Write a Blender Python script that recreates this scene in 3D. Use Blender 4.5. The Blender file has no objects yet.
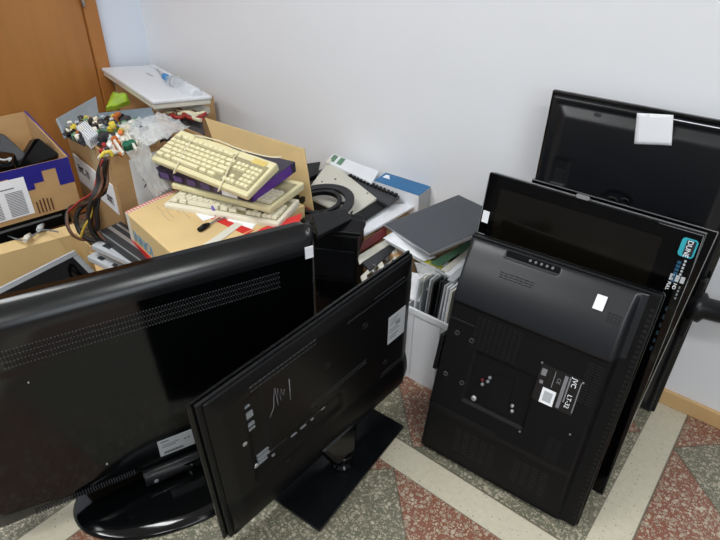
import bpy, bmesh, math, random
from mathutils import Vector, Matrix
R = math.radians
random.seed(7)
scn = bpy.context.scene
COL = scn.collection

# ------------------------------------------------------------------ camera
FPX, PITCH, ROLL, YAW, CH = 566.0, R(32.74), R(0.90), R(38.93), 1.5
fw = Vector((-math.sin(YAW)*math.cos(PITCH), math.cos(YAW)*math.cos(PITCH), -math.sin(PITCH)))
r0 = fw.cross(Vector((0, 0, 1))).normalized(); u0 = r0.cross(fw)
cr = r0*math.cos(ROLL)+u0*math.sin(ROLL); cu = -r0*math.sin(ROLL)+u0*math.cos(ROLL)
EYE = Vector((0, 0, CH))
cam_data = bpy.data.cameras.new('camera'); cam = bpy.data.objects.new('camera', cam_data); COL.objects.link(cam)
cam_data.sensor_width = 36; cam_data.lens = 36*FPX/720; cam_data.clip_start = .02
mw = Matrix((cr, cu, -fw)).transposed().to_4x4(); mw.translation = EYE
cam.matrix_world = mw
scn.camera = cam

# ------------------------------------------------------------------ light and exposure
scn.view_settings.view_transform = 'Standard'
scn.view_settings.look = 'None'
scn.view_settings.gamma = 1
scn.view_settings.use_curve_mapping = False
scn.view_settings.exposure = 0.0
world = bpy.data.worlds.new('world'); scn.world = world; world.use_nodes = True
world.node_tree.nodes['Background'].inputs[0].default_value = (.80, .87, 1, 1)
world.node_tree.nodes['Background'].inputs[1].default_value = .4

def area(name, loc, target, sx, sy, power, color):
    l = bpy.data.lights.new(name, 'AREA'); l.shape = 'RECTANGLE'; l.size = sx; l.size_y = sy
    l.energy = power; l.color = color
    o = bpy.data.objects.new(name, l); COL.objects.link(o)
    o.location = loc
    o.rotation_euler = (Vector(target)-Vector(loc)).to_track_quat('-Z', 'Y').to_euler()
    return o
LAMPS = [(-1.6, .2), (-1.6, -1.5), (1.1, .2), (1.1, -1.5)]
for i, (lx, ly) in enumerate(LAMPS):
    area('ceiling_lamp_light', (lx, ly, 2.70), (lx, ly, 0), 1.2, .3, 26, (.965, .985, 1))
area('window_light', (2.38, -.6, 1.6), (-1, .3, .8), 1.6, 1.4, 36, (.86, .93, 1))

# ------------------------------------------------------------------ helpers
def ray(px, py):
    return (fw*FPX+cr*(px-360)-cu*(py-270)).normalized()
def at(px, py, z):
    d = ray(px, py); return EYE+d*((z-CH)/d.z)

MATS = {}
def mat(name, col, rough=.5, metal=0, noise=0, nscale=30, bump=0, coat=0, trans=0, alpha=1, emit=0, spec=.5, stretch=(1, 1, 1)):
    if name in MATS: return MATS[name]
    m = bpy.data.materials.new(name); m.use_nodes = True; MATS[name] = m
    nt = m.node_tree; b = nt.nodes['Principled BSDF']
    c = tuple(((x/255)/12.92 if x/255 <= .04045 else ((x/255+.055)/1.055)**2.4) for x in col)+(1,)
    b.inputs['Base Color'].default_value = c
    b.inputs['Roughness'].default_value = rough; b.inputs['Metallic'].default_value = metal
    b.inputs['Coat Weight'].default_value = coat; b.inputs['Coat Roughness'].default_value = .06
    b.inputs['Transmission Weight'].default_value = trans; b.inputs['Alpha'].default_value = alpha
    b.inputs['Specular IOR Level'].default_value = spec
    if emit:
        b.inputs['Emission Color'].default_value = c; b.inputs['Emission Strength'].default_value = emit
    tc = nt.nodes.new('ShaderNodeTexCoord'); mp = nt.nodes.new('ShaderNodeMapping'); mp.inputs['Scale'].default_value = stretch
    nt.links.new(tc.outputs['Object'], mp.inputs['Vector'])
    n = nt.nodes.new('ShaderNodeTexNoise'); n.inputs['Scale'].default_value = nscale; n.inputs['Detail'].default_value = 5
    nt.links.new(mp.outputs[0], n.inputs['Vector'])
    if noise:
        mx = nt.nodes.new('ShaderNodeMix'); mx.data_type = 'RGBA'
        mx.inputs[6].default_value = tuple(v*(1-noise) for v in c[:3])+(1,)
        mx.inputs[7].default_value = tuple(min(1, v*(1+noise)) for v in c[:3])+(1,)
        nt.links.new(n.outputs[0], mx.inputs[0]); nt.links.new(mx.outputs[2], b.inputs['Base Color'])
    rr = nt.nodes.new('ShaderNodeMapRange'); rr.inputs[3].default_value = max(0, rough*.85); rr.inputs[4].default_value = min(1, rough*1.15+.01)
    nt.links.new(n.outputs[0], rr.inputs[0]); nt.links.new(rr.outputs[0], b.inputs['Roughness'])
    if bump:
        bp = nt.nodes.new('ShaderNodeBump'); bp.inputs['Strength'].default_value = bump; bp.inputs['Distance'].default_value = .01
        nt.links.new(n.outputs[0], bp.inputs['Height']); nt.links.new(bp.outputs[0], b.inputs['Normal'])
    return m

M = dict(
 card=mat('cardboard', (186, 150, 104), .85, noise=.14, nscale=9, bump=.1, stretch=(1, 1, 3)),
 card2=mat('pale_cardboard', (212, 184, 132), .8, noise=.10, nscale=9, bump=.08),
 cardin=mat('cardboard_inside', (190, 156, 110), .9, noise=.12, nscale=10, bump=.1),
 tapeb=mat('blue_tape', (38, 36, 132), .35, noise=.2, nscale=40, bump=.1),
 tapew=mat('clear_tape', (205, 180, 140), .2, noise=.1),
 paper=mat('white_paper', (238, 240, 244), .75, noise=.03, nscale=15, bump=.05),
 print_=mat('grey_print', (120, 120, 124), .8),
 ink=mat('black_ink', (30, 30, 36), .7),
 red=mat('red_print', (205, 40, 38), .5, noise=.1),
 pinkred=mat('faded_red_print', (214, 100, 84), .6, noise=.1),
 blue=mat('blue_print', (60, 150, 195), .6, noise=.2, nscale=60),
 blk=mat('black_plastic', (10, 11, 13), .42, noise=.25, nscale=18, bump=.02, spec=.25),
 blkm=mat('matt_black_plastic', (9, 9, 10), .38, noise=.3, nscale=200, bump=.05, spec=.2),
 satin=mat('satin_black_plastic', (15, 16, 19), .33, noise=.1, nscale=60, spec=.3),
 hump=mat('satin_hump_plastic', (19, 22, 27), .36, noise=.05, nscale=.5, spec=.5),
 texb=mat('textured_black_plastic', (13, 13, 15), .5, noise=.3, nscale=150, bump=.05, spec=.18),
 gloss=mat('glossy_black_plastic', (4, 5, 6), .10, noise=.3, nscale=7, spec=.42),
 glass=mat('black_glass', (4, 4, 5), .05, noise=.2, nscale=5, spec=.35),
 dustg=mat('dusty_black_glass', (14, 16, 18), .2, noise=.6, nscale=14, spec=.4),
 scr=mat('dark_screen', (7, 6, 5), .12, noise=.2, nscale=6),
 greyscr=mat('grey_lcd_panel', (56, 61, 68), .34, noise=.05, nscale=8),
 silver=mat('silver_metal', (190, 192, 194), .35, metal=.8, noise=.1, nscale=20),
 steel=mat('galvanised_steel', (150, 158, 162), .4, metal=.55, noise=.15, nscale=25, bump=.05),
 bluesteel=mat('blue_grey_steel', (118, 134, 144), .45, metal=.3, noise=.15, nscale=15),
 white=mat('white_plastic', (226, 229, 234), .45, noise=.04, nscale=8),
 offw=mat('off_white_plastic', (214, 212, 200), .5, noise=.06, nscale=8),
 beige=mat('beige_plastic', (218, 209, 166), .5, noise=.06, nscale=10),
 key=mat('beige_keycap', (224, 216, 176), .5, noise=.05, nscale=30),
 cream=mat('cream_keycap', (226, 220, 196), .5, noise=.05, nscale=30),
 purple=mat('purple_card', (86, 34, 140), .35, noise=.15, nscale=12),
 purplek=mat('dark_purple_card', (34, 24, 48), .3, noise=.3, nscale=25),
 lilac=mat('lilac_print', (84, 64, 112), .5, noise=.6, nscale=40),
 dark=mat('dark_grey_plastic', (44, 46, 50), .5, noise=.15, nscale=20),
 grey=mat('grey_plastic', (120, 124, 128), .5, noise=.1, nscale=20),
 lgrey=mat('light_grey_label', (178, 182, 186), .5, noise=.05),
 green=mat('green_circuit_board', (92, 132, 104), .5, noise=.3, nscale=50),
 dgreen=mat('dark_green_enamel', (20, 92, 66), .4),
 copper=mat('copper_wire', (190, 106, 50), .4, metal=.3, noise=.3, nscale=120),
 yellow=mat('yellow_tape', (206, 184, 62), .5),
 lime=mat('lime_plastic_film', (160, 196, 50), .35, noise=.45, nscale=12),
 orangy=mat('orange_plastic', (214, 120, 60), .5),
 bluebox=mat('blue_card', (32, 104, 156), .4, noise=.15, nscale=20),
 cyan=mat('cyan_print', (40, 160, 176), .5),
 dred=mat('dark_red_card', (92, 22, 24), .5, noise=.3, nscale=20),
 cable=mat('black_cable', (24, 22, 20), .5),
 brownc=mat('brown_cable', (92, 56, 34), .5),
 yelc=mat('yellow_cable', (190, 160, 60), .5),
 redc=mat('red_cable', (150, 40, 34), .5),
 whitec=mat('cream_cable', (216, 208, 176), .5),
 brass=mat('brass', (200, 180, 120), .35, metal=.8),
 wrapblue=mat('blue_bottle_cap', (70, 140, 200), .4),
 bag=mat('clear_plastic_bag', (235, 238, 240), .18, trans=.0, alpha=.32, bump=.8, nscale=22, noise=.05),
 pet=mat('clear_bottle_plastic', (236, 242, 248), .08, alpha=.35),
 light=mat('lamp_diffuser', (255, 252, 245), .5, emit=4.5),
)

class MB:
    def __init__(s): s.bm = bmesh.new()
    def hexa(s, p, mi=0):      # p: 4 bottom (ccw from above) then 4 top
        v = [s.bm.verts.new(q) for q in p]
        for f in ((3, 2, 1, 0), (4, 5, 6, 7), (0, 1, 5, 4), (1, 2, 6, 5), (2, 3, 7, 6), (3, 0, 4, 7)):
            fc = s.bm.faces.new([v[i] for i in f]); fc.material_index = mi
        return s
    def box(s, x0, x1, y0, y1, z0, z1, mi=0):
        return s.hexa([(x0, y0, z0), (x1, y0, z0), (x1, y1, z0), (x0, y1, z0), (x0, y0, z1), (x1, y0, z1), (x1, y1, z1), (x0, y1, z1)], mi)
    def slab(s, q, th, mi=0):  # quad of 4 world points, thickness downwards
        q = [Vector(a) for a in q]; n = (q[2]-q[0]).cross(q[3]-q[1]).normalized()
        if n.z < 0: q.reverse(); n = -n
        return s.hexa([a-n*th for a in q]+q, mi)
    def prism(s, pts, n, mi=0):  # planar polygon extruded by vector n
        n = Vector(n); pts = [Vector(p) for p in pts]
        a = [s.bm.verts.new(p) for p in pts]; b = [s.bm.verts.new(p+n) for p in pts]; k = len(pts)
        for f in [a[::-1], b]+[[a[i], a[(i+1) % k], b[(i+1) % k], b[i]] for i in range(k)]:
            s.bm.faces.new(f).material_index = mi
        return s
    def tube(s, pts, r, n=8, mi=0, smooth=True):
        pts = [Vector(p) for p in pts]; rings = []; prev = None
        rs = r if isinstance(r, (list, tuple)) else [r]*len(pts)
        for i, p in enumerate(pts):
            t = (pts[min(i+1, len(pts)-1)]-pts[max(i-1, 0)]).normalized()
            a = (prev-t*prev.dot(t)) if prev else (Vector((0, 0, 1)).cross(t) if abs(t.z) < .9 else Vector((1, 0, 0)).cross(t))
            a = a.normalized(); prev = a; b = t.cross(a)
            rings.append([s.bm.verts.new(p+(a*math.cos(2*math.pi*k/n)+b*math.sin(2*math.pi*k/n))*rs[i]) for k in range(n)])
        for A, B in zip(rings, rings[1:]):
            for k in range(n):
                f = s.bm.faces.new([A[k], A[(k+1) % n], B[(k+1) % n], B[k]]); f.material_index = mi; f.smooth = smooth
        for c in (rings[0][::-1], rings[-1]):
            s.bm.faces.new(c).material_index = mi
        return s
    def cyl(s, p0, p1, r, n=20, mi=0): return s.tube([p0, p1], r, n, mi)
    def relief(s, x0, x1, z0, z1, nx, nz, h, back=0, mi=0, split=None):  # raised skin on a panel: y = -h(x,z)
        g = [[s.bm.verts.new((x0+(x1-x0)*i/nx, -h(x0+(x1-x0)*i/nx, z0+(z1-z0)*j/nz), z0+(z1-z0)*j/nz)) for i in range(nx+1)] for j in range(nz+1)]
        for j in range(nz):
            for i in range(nx):
                f = s.bm.faces.new([g[j][i], g[j][i+1], g[j+1][i+1], g[j+1][i]]); f.smooth = True; f.material_index = mi if split is None or (z0+(z1-z0)*(j+.5)/nz) < split else 1
        loop = g[0][:]+[g[j][nx] for j in range(1, nz+1)]+g[nz][nx-1::-1]+[g[j][0] for j in range(nz-1, 0, -1)]
        bk = [s.bm.verts.new((v.co.x, back, v.co.z)) for v in loop]; k = len(loop)
        for i in range(k): s.bm.faces.new([loop[(i+1) % k], loop[i], bk[i], bk[(i+1) % k]]).material_index = mi
        s.bm.faces.new(bk)
        return s
    def sheet(s, q, th, amp=.0, n=10, mi=0, seed=0):  # crumpled sheet over a quad
        rnd = random.Random(seed); q = [Vector(a) for a in q]
        nn = (q[1]-q[0]).cross(q[3]-q[0]).normalized()
        g = []
        for j in range(n+1):
            row = []
            for i in range(n+1):
                u, v = i/n, j/n
                p = (q[0]*(1-u)+q[1]*u)*(1-v)+(q[3]*(1-u)+q[2]*u)*v
                row.append(p+nn*rnd.uniform(-amp, amp))
            g.append(row)
        A = [[s.bm.verts.new(p) for p in r] for r in g]; B = [[s.bm.verts.new(p-nn*th) for p in r] for r in g]
        for j in range(n):
            for i in range(n):
                s.bm.faces.new([A[j][i], A[j][i+1], A[j+1][i+1], A[j+1][i]]).smooth = True
                s.bm.faces.new([B[j+1][i], B[j+1][i+1], B[j][i+1], B[j][i]]).smooth = True
        for i in range(n):
            s.bm.faces.new([A[0][i+1], A[0][i], B[0][i], B[0][i+1]]); s.bm.faces.new([A[n][i], A[n][i+1], B[n][i+1], B[n][i]])
            s.bm.faces.new([A[i][0], A[i+1][0], B[i+1][0], B[i][0]]); s.bm.faces.new([A[i+1][n], A[i][n], B[i][n], B[i+1][n]])
        return s
    def lathe(s, prof, c, axis, n=28, mi=0):
        c = Vector(c); ax = Vector(axis).normalized(); a = ax.orthogonal().normalized(); b = ax.cross(a); rings = []
        for r, t in prof:
            rings.append([s.bm.verts.new(c+ax*t+(a*math.cos(2*math.pi*k/n)+b*math.sin(2*math.pi*k/n))*max(r, 1e-4)) for k in range(n)])
        for A, B in zip(rings, rings[1:]):
            for k in range(n):
                f = s.bm.faces.new([A[k], A[(k+1) % n], B[(k+1) % n], B[k]]); f.smooth = True; f.material_index = mi
        s.bm.faces.new(rings[0][::-1]); s.bm.faces.new(rings[-1])
        return s

WM = {}
def obj(name, mb, m, parent=None, world=False, bevel=0, label=None):
    bm = mb.bm if isinstance(mb, MB) else mb
    bmesh.ops.recalc_face_normals(bm, faces=bm.faces)
    if world and parent is not None: bmesh.ops.transform(bm, matrix=WM[parent.name].inverted(), verts=bm.verts)
    me = bpy.data.meshes.new(name); 
    off = None
    if parent is None:        # put the origin at the base of the thing
        xs = [v.co for v in bm.verts]
        off = Vector(((min(v.x for v in xs)+max(v.x for v in xs))/2, (min(v.y for v in xs)+max(v.y for v in xs))/2, min(v.z for v in xs)))
        bmesh.ops.translate(bm, verts=bm.verts, vec=-off)
    bm.to_mesh(me); bm.free()
    for k in (m if isinstance(m, (list, tuple)) else [m]): me.materials.append(k)
    o = bpy.data.objects.new(name, me); COL.objects.link(o)
    if off is not None: o.location = off
    if parent is not None: o.parent = parent
    if off is not None: WM[o.name] = Matrix.Translation(off)
    elif parent is not None: WM[o.name] = WM[parent.name].copy()
    if bevel:
        b = o.modifiers.new('bevel', 'BEVEL'); b.width = bevel; b.segments = 2; b.limit_method = 'ANGLE'; b.angle_limit = R(50)
    if label: o['label'] = label
    return o
def tag(o, label, cat, group=None):
    o['label'] = label; o['category'] = cat
    if group: o['group'] = group
    return o
def thing(name, label, cat, mtx, group=None):
    o = bpy.data.objects.new(name, None); COL.objects.link(o)
    if not isinstance(mtx, Matrix): mtx = Matrix.Translation(Vector(mtx))
    o.matrix_world = mtx; WM[o.name] = mtx.copy(); o.empty_display_size = .05
    return tag(o, label, cat, group)
def struct(name, mb, m, parent=None, **k):
    o = obj(name, mb, m, parent, **k)
    if parent is None: o['kind'] = 'structure'
    return o
def frame(x, y, z, a, b, c=0):   # leaning panel: local x along width, z up the panel, y to the back
    a, b, c = R(a), R(b), R(c)
    X = Vector((math.cos(a), math.sin(a), 0)); N = Vector((-math.sin(a), math.cos(a), 0)); Z = Vector((0, 0, 1))
    U = Z*math.cos(b)+N*math.sin(b)
    X2 = X*math.cos(c)+U*math.sin(c); U2 = U*math.cos(c)-X*math.sin(c); N2 = U2.cross(X2)
    m = Matrix((X2, N2, U2)).transposed().to_4x4(); m.translation = (x, y, z); return m
def uv(F, px, py, off=0):        # where a line of sight meets a plane raised by off over a panel
    I = F.inverted(); o = I @ EYE; d = (I.to_3x3() @ ray(px, py)); t = (-off-o.y)/d.y; q = o+d*t
    return q.x, q.z
def text(s, mtx, size, m, parent, label=None, world=False, depth=.0004, sx=1, shear=0):
    cu_ = bpy.data.curves.new('lettering', 'FONT'); cu_.body = s; cu_.size = size; cu_.extrude = depth; cu_.shear = shear
    t = bpy.data.objects.new('lettering', cu_); COL.objects.link(t)
    dg = bpy.context.evaluated_depsgraph_get(); me = bpy.data.meshes.new_from_object(t.evaluated_get(dg))
    bpy.data.objects.remove(t)
    bm = bmesh.new(); bm.from_mesh(me); bpy.data.meshes.remove(me)
    bmesh.ops.transform(bm, matrix=mtx @ Matrix.Diagonal((sx, 1, 1, 1)), verts=bm.verts)
    for f in bm.faces: f.material_index = 0
    return obj('lettering', bm, m, parent, world=world, label=label)
def face_mtx(x, y, z, ang=0):    # lettering lying on a -y face of a local frame
    return Matrix.Translation((x, y, z)) @ Matrix.Rotation(ang, 4, 'Y') @ Matrix.Rotation(R(90), 4, 'X')
def smooth(pts, n=6):            # Catmull-Rom
    pts = [Vector(p) for p in pts]; P = [pts[0]]+pts+[pts[-1]]; out = []
    for i in range(1, len(P)-2):
        for k in range(n):
            t = k/n; a, b, c, d = P[i-1:i+3]
            out.append(.5*((2*b)+(c-a)*t+(2*a-5*b+4*c-d)*t*t+(3*b-a-3*c+d)*t**3))
    out.append(pts[-1]); return out

# ------------------------------------------------------------------ room shell
YB, XL, XR, YF, ZC = 1.85, -3.06, 2.5, -2.6, 2.8
def wall_mat(name, col):
    return mat(name, col, .55, noise=.02, nscale=5, bump=.05)
wm_ = wall_mat('painted_wall', (234, 236, 240)); wm2 = wall_mat('shaded_side_wall', (222, 230, 242)); wm3 = wall_mat('painted_far_wall', (120, 122, 124))
struct('wall_back', MB().box(XL-.1, XR+.1, YB, YB+.1, -.1, ZC), wm_)
struct('wall_left', MB().box(XL-.1, XL, YF, YB, -.1, ZC), wm2)  # darker, bluer copy of the wall paint: its shade is in the colour
struct('wall_right', MB().box(XR, XR+.1, YF, YB, -.1, ZC), wm3)
struct('wall_front', MB().box(XL-.1, XR+.1, YF-.1, YF, -.1, ZC), wm3)
struct('ceiling', MB().box(XL-.1, XR+.1, YF-.1, YB+.1, ZC, ZC+.1), mat('ceiling_paint', (238, 238, 236), .8))

def floor_material():
    m = bpy.data.materials.new('terrazzo'); m.use_nodes = True; nt = m.node_tree; N = nt.nodes; L = nt.links
    b = N['Principled BSDF']; tc = N.new('ShaderNodeTexCoord'); sp = N.new('ShaderNodeSeparateXYZ')
    geo = N.new('ShaderNodeNewGeometry'); L.new(geo.outputs['Position'], sp.inputs[0])
    def mth(op, a, c=None, d=None):
        n = N.new('ShaderNodeMath'); n.operation = op
        for i, v in enumerate((a, c, d)):
            if v is None: continue
            if isinstance(v, (int, float)): n.inputs[i].default_value = v
            else: L.new(v, n.inputs[i])
        return n.outputs[0]
    P, Wd = 1.2225, .107
    # band starts at x=-.088 and y=.983 ; cell = band + square
    u = mth('DIVIDE', mth('ADD', sp.outputs[0], .088), P); v = mth('DIVIDE', mth('SUBTRACT', sp.outputs[1], .985), P)
    iu, iv = mth('FLOOR', u), mth('FLOOR', v)
    fu, fv = mth('MULTIPLY', mth('FRACT', u), P), mth('MULTIPLY', mth('FRACT', v), P)
    band = mth('MAXIMUM', mth('LESS_THAN', fu, Wd), mth('LESS_THAN', fv, Wd))
    half = (P-Wd)/2
    du = mth('ABSOLUTE', mth('SUBTRACT', fu, Wd+half)); dv = mth('ABSOLUTE', mth('SUBTRACT', fv, Wd+half))
    s = mth('SUBTRACT', mth('ADD', du, dv), half)
    corner = mth('GREATER_THAN', s, 0)
    par = mth('MODULO', mth('ABSOLUTE', mth('ADD', iu, iv)), 2)   # parity of the cell
    isred = mth('ABSOLUTE', mth('SUBTRACT', corner, mth('SUBTRACT', 1, mth('GREATER_THAN', par, .5))))
    # cells: (iu=-1, iv=0) diamond red -> parity 1 ; (0,0) diamond green
    isred = mth('SUBTRACT', 1, isred)
    isred = mth('ABSOLUTE', mth('SUBTRACT', mth('GREATER_THAN', par, .5), corner))
    line = mth('LESS_THAN', mth('ABSOLUTE', s), .0035)
    for f_ in (fu, fv):
        line = mth('MAXIMUM', line, mth('LESS_THAN', mth('ABSOLUTE', mth('SUBTRACT', f_, Wd)), .003))
        line = mth('MAXIMUM', line, mth('LESS_THAN', f_, .003))
    def voro(scale, th, rnd=1):
        w = N.new('ShaderNodeTexVoronoi'); w.inputs['Scale'].default_value = scale; L.new(geo.outputs['Position'], w.inputs['Vector'])
        sc = N.new('ShaderNodeSeparateColor'); L.new(w.outputs['Color'], sc.inputs[0])
        return mth('LESS_THAN', w.outputs['Distance'], mth('MULTIPLY', sc.outputs[0], th)), sc.outputs[1]
    no = N.new('ShaderNodeTexNoise'); no.inputs['Scale'].default_value = 60; L.new(geo.outputs['Position'], no.inputs['Vector'])
    def rgb(c): return tuple(((x/255+.055)/1.055)**2.4 for x in c)+(1,)
    def mix(fac, a, c):
        n = N.new('ShaderNodeMix'); n.data_type = 'RGBA'
        if isinstance(fac, (int, float)): n.inputs[0].default_value = fac
        else: L.new(fac, n.inputs[0])
        for i, q in ((6, a), (7, c)):
            if isinstance(q, tuple): n.inputs[i].default_value = rgb(q)
            else: L.new(q, n.inputs[i])
        return n.outputs[2]
    c1, g1 = voro(88, .60); c2, g2 = voro(190, .62); c3, g3 = voro(90, .22)
    chips = mth('MAXIMUM', c1, c2)
    redb = mix(no.outputs[0], (112, 58, 42), (140, 80, 60)); grb = mix(no.outputs[0], (84, 88, 76), (112, 112, 94))
    base = mix(isred, grb, redb)
    chipc = mix(g1, (146, 138, 120), (204, 196, 176))
    col = mix(mth('MULTIPLY', chips, .8), base, chipc)
    crm = mix(no.outputs[0], (196, 190, 168), (216, 210, 190)); crm = mix(mth('MULTIPLY', c3, .7), crm, (110, 100, 78))
    col = mix(band, col, crm); col = mix(mth('MULTIPLY', line, .75), col, (66, 58, 46))
    big = N.new('ShaderNodeTexNoise'); big.inputs['Scale'].default_value = 4; L.new(geo.outputs['Position'], big.inputs['Vector'])
    col = mix(mth('MULTIPLY', big.outputs[0], .25), col, (150, 140, 118))
    L.new(col, b.inputs['Base Color']); b.inputs['Roughness'].default_value = .38
    return m
struct('floor', MB().box(XL-.1, XR+.1, YF-.1, YB+.1, -.1, 0), floor_material())

def wood(name, col, sc=(14, 14, 1.2)):
    m = mat(name, col, .38, noise=.22, nscale=1.6, stretch=sc); return m
bbm = wood('pale_wood_trim', (208, 172, 122), (1, 8, 8))
struct('baseboard_back', MB().box(XL, XR, YB-.016, YB, 0, .062), bbm, bevel=.004)
struct('baseboard_left', MB().box(XL, XL+.016, YF, .60, 0, .062), bbm, bevel=.004)
# door on the left wall
dm = wood('brown_door_veneer', (172, 116, 60), (9, 9, .8)); dm2 = wood('brown_door_casing', (170, 112, 56), (9, 9, .8))
door = struct('door_1', MB().box(XL+.002, XL+.022, .66, 1.508, .01, 2.05), dm, bevel=.002)
struct('trim_1', MB().box(XL+.001, XL+.036, 1.512, 1.585, 0, 2.12).box(XL+.001, XL+.036, .585, 1.585, 2.055, 2.125).box(XL+.001, XL+.036, .585, .656, 0, 2.12), dm2, bevel=.003)
for z in (.25, 1.11, 1.8):
    obj('hinge', MB().cyl((XL+.044, 1.511, z-.05), (XL+.044, 1.511, z+.05), .008, 10), M['silver'], door, world=True)
# ceiling lamps of the room
for (lx, ly), wh in zip(LAMPS, ('nearest the brown door', 'at the door side towards the far end', 'above the televisions side', 'farthest from the brown door')):
    t = thing('ceiling_light', 'white rectangular ceiling light '+wh, 'light', (lx, ly, 2.72), 'ceiling lights above the room')
    obj('frame', MB().box(-.62, .62, -.17, .17, .02, .08), M['white'], t)
    obj('diffuser', MB().box(-.6, .6, -.15, .15, .01, .022), M['light'], t)

# ------------------------------------------------------------------ big television on a round foot, front left
SD = Vector((.3478, .9376, 0)); SO = Vector((-1.233, .314, .07))-SD*.24
FS = frame(SO.x, SO.y, SO.z, 69.64, 0)
tv = thing('television', 'large glossy black television seen from behind on an oval foot, front left', 'television', FS)
W, Hh = .975, .675
def prof(z):                      # rounded upper hood of the back cover
    if z > .605: return .014-.045*((z-.605)/.07)**2.4
    if z > .50: return .014
    return .012
def hs(x, z):
    e = min(x, W-x); k = min(1, e/.03); h = prof(z)*(1-(1-k)**2)
    if z < .05: h *= max(0, z/.05)**.5
    return h
def rounded(x0, x1, z0, z1, r, y, n=6):
    out = []
    for cx, cz, a0 in ((x1-r, z0+r, -90), (x1-r, z1-r, 0), (x0+r, z1-r, 90), (x0+r, z0+r, 180)):
        for i in range(n+1):
            a = R(a0+90*i/n); out.append((cx+r*math.cos(a), y, cz+r*math.sin(a)))
    return out
obj('back_cover', MB().relief(.006, W-.004, .008, Hh, 90, 90, hs, .033, split=.603), [M['gloss'], mat('dusty_hood_plastic', (17, 18, 20), .24, noise=.5, nscale=6, spec=.4)], tv)
obj('screen_frame', MB().prism(rounded(0, W, 0, Hh-.006, .03, .033), (0, .028, 0)), M['gloss'], tv)
obj('screen', MB().box(.03, W-.03, .061, .063, .04, Hh-.03), M['scr'], tv)
vm = MB()
for row, (z0, z1) in enumerate(((.522, .532), (.538, .548), (.554, .564))):
    x = .17
    while x < .855:
        vm.box(x, x+.0035, -.0155, -.0135, z0, z1); x += .0078
obj('vent_slots', vm, mat('vent_black', (2, 2, 2), .6), tv)
vm = MB()
for z0 in (.5185, .5350, .5510, .5670):
    x = .166
    while x < .86: vm.box(x, x+.0030, -.0156, -.0135, z0, z0+.0022); x += .0078
obj('vent_ribs', vm, mat('rib_grey', (78, 80, 84), .5), tv)  # paler grey dots along the vent rows
vm = MB()
for z0 in (.014, .024):
    x = .10
    while x < .36: vm.box(x, x+.003, -.0135, -.009, z0, z0+.007); x += .007
obj('vent_slots', vm, M['dark'], tv)
obj('sticker', MB().box(.937, .962, -.0165, -.0135, .588, .625), M['paper'], tv, label='small white sticker near the top corner')
lb = obj('rating_label', MB().box(.44, .553, -.0140, -.0118, .045, .108), M['lgrey'], tv, label='pale grey rating label near the foot')
obj('print', MB().box(.448, .472, -.0148, -.0138, .099, .104).box(.45, .50, -.0148, -.0138, .086, .089).box(.45, .49, -.0148, -.0138, .078, .081)
    .box(.515, .521, -.0148, -.0138, .08, .087).box(.526, .532, -.0148, -.0138, .08, .087), M['print_'], lb)
pb = MB(); x = .452
while x < .505: pb.box(x, x+.003, -.0148, -.0138, .052, .060); x += .0048
obj('barcode', pb, M['ink'], lb)
obj('screw', MB().cyl((.30, -.0145, .10), (.30, -.011, .10), .003, 10).cyl((.20, -.0145, .46), (.20, -.011, .46), .002, 8), M['silver'], tv)
# neck and foot
sb = MB().tube([(.38, -.012, -.015), (.66, -.012, -.015)], .028, 20)
obj('neck_clamp', sb, M['satin'], tv, bevel=.003)
obj('screw', MB().cyl((.41, -.042, -.015), (.41, -.036, -.015), .006, 12), M['grey'], tv)
obj('neck', MB().lathe([(.035, -.062), (.034, -.05), (.04, -.02), (.045, 0)], (.52, .0, 0), (0, 0, 1)), M['gloss'], tv)
fb = MB()
ring = [(1.0, -.0695), (1.0, -.064), (.975, -.058), (.80, -.052), (.3, -.044), (.05, -.042)]
rings = []
for k, z in ring:
    rings.append([fb.bm.verts.new((.50+.325*k*math.cos(2*math.pi*i/64), .0-(.20 if math.sin(2*math.pi*i/64) > 0 else .19)*k*math.sin(2*math.pi*i/64), z)) for i in range(64)])
for A, B in zip(rings, rings[1:]):
    for i in range(64):
        f = fb.bm.faces.new([A[i], A[(i+1) % 64], B[(i+1) % 64], B[i]]); f.smooth = True
fb.bm.faces.new(rings[0]); fb.bm.faces.new(rings[-1])
obj('foot', fb, M['gloss'], tv)

# ------------------------------------------------------------------ television on a glass base, centre
FM = frame(-.853, .494, .039, 87.55, -3.03, 4.06)
mt = thing('television', 'thin black television seen from behind, standing on a square dark glass base', 'television', FM)
W, Hh = .751, .564
obj('screen_frame', MB().box(-.020, W, -.008, 0, 0, Hh), M['gloss'], mt, bevel=.002)
obj('screen', MB().box(.02, W-.02, 0, .002, .02, Hh-.02), M['scr'], mt)
obj('middle_frame', MB().box(-.006, W-.004, -.020, -.010, .004, Hh-.004), M['blk'], mt, bevel=.002)
def hm(x, z):
    e = min(x-.008, W-.008-x, Hh-.008-z, z-.008); k = max(0, min(1, e/.035)); h = .024+.014*k
    if z < .16: h += .012*math.sin(max(0, min(1, (.16-z)/.13))*math.pi)
    if .10 < x < .155 and .19 < z < .50 or .10 < x < .42 and .185 < z < .25: h -= .008
    return h
obj('back_cover', MB().relief(.008, W-.008, .008, Hh-.008, 90, 70, hm, -.02), M['blkm'], mt)
obj('back_foot', MB().hexa([(.60, -.06, .004), (.70, -.06, .004), (.70, -.03, .004), (.60, -.03, .004), (.60, -.045, .06), (.70, -.045, .06), (.70, -.03, .06), (.60, -.03, .06)]), M['blkm'], mt, bevel=.004) if False else None
pl_ = obj('rating_label', MB().box(.625, .705, -.0395, -.038, .29, .40), M['lgrey'], mt, label='grey rating label near the right edge')
pm = MB()
for z in (.385, .375, .365, .345, .335, .318, .308): pm.box(.632, .632+random.uniform(.03, .06), -.0402, -.0393, z, z+.003)
pm.box(.66, .68, -.0402, -.0393, .35, .362)
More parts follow.
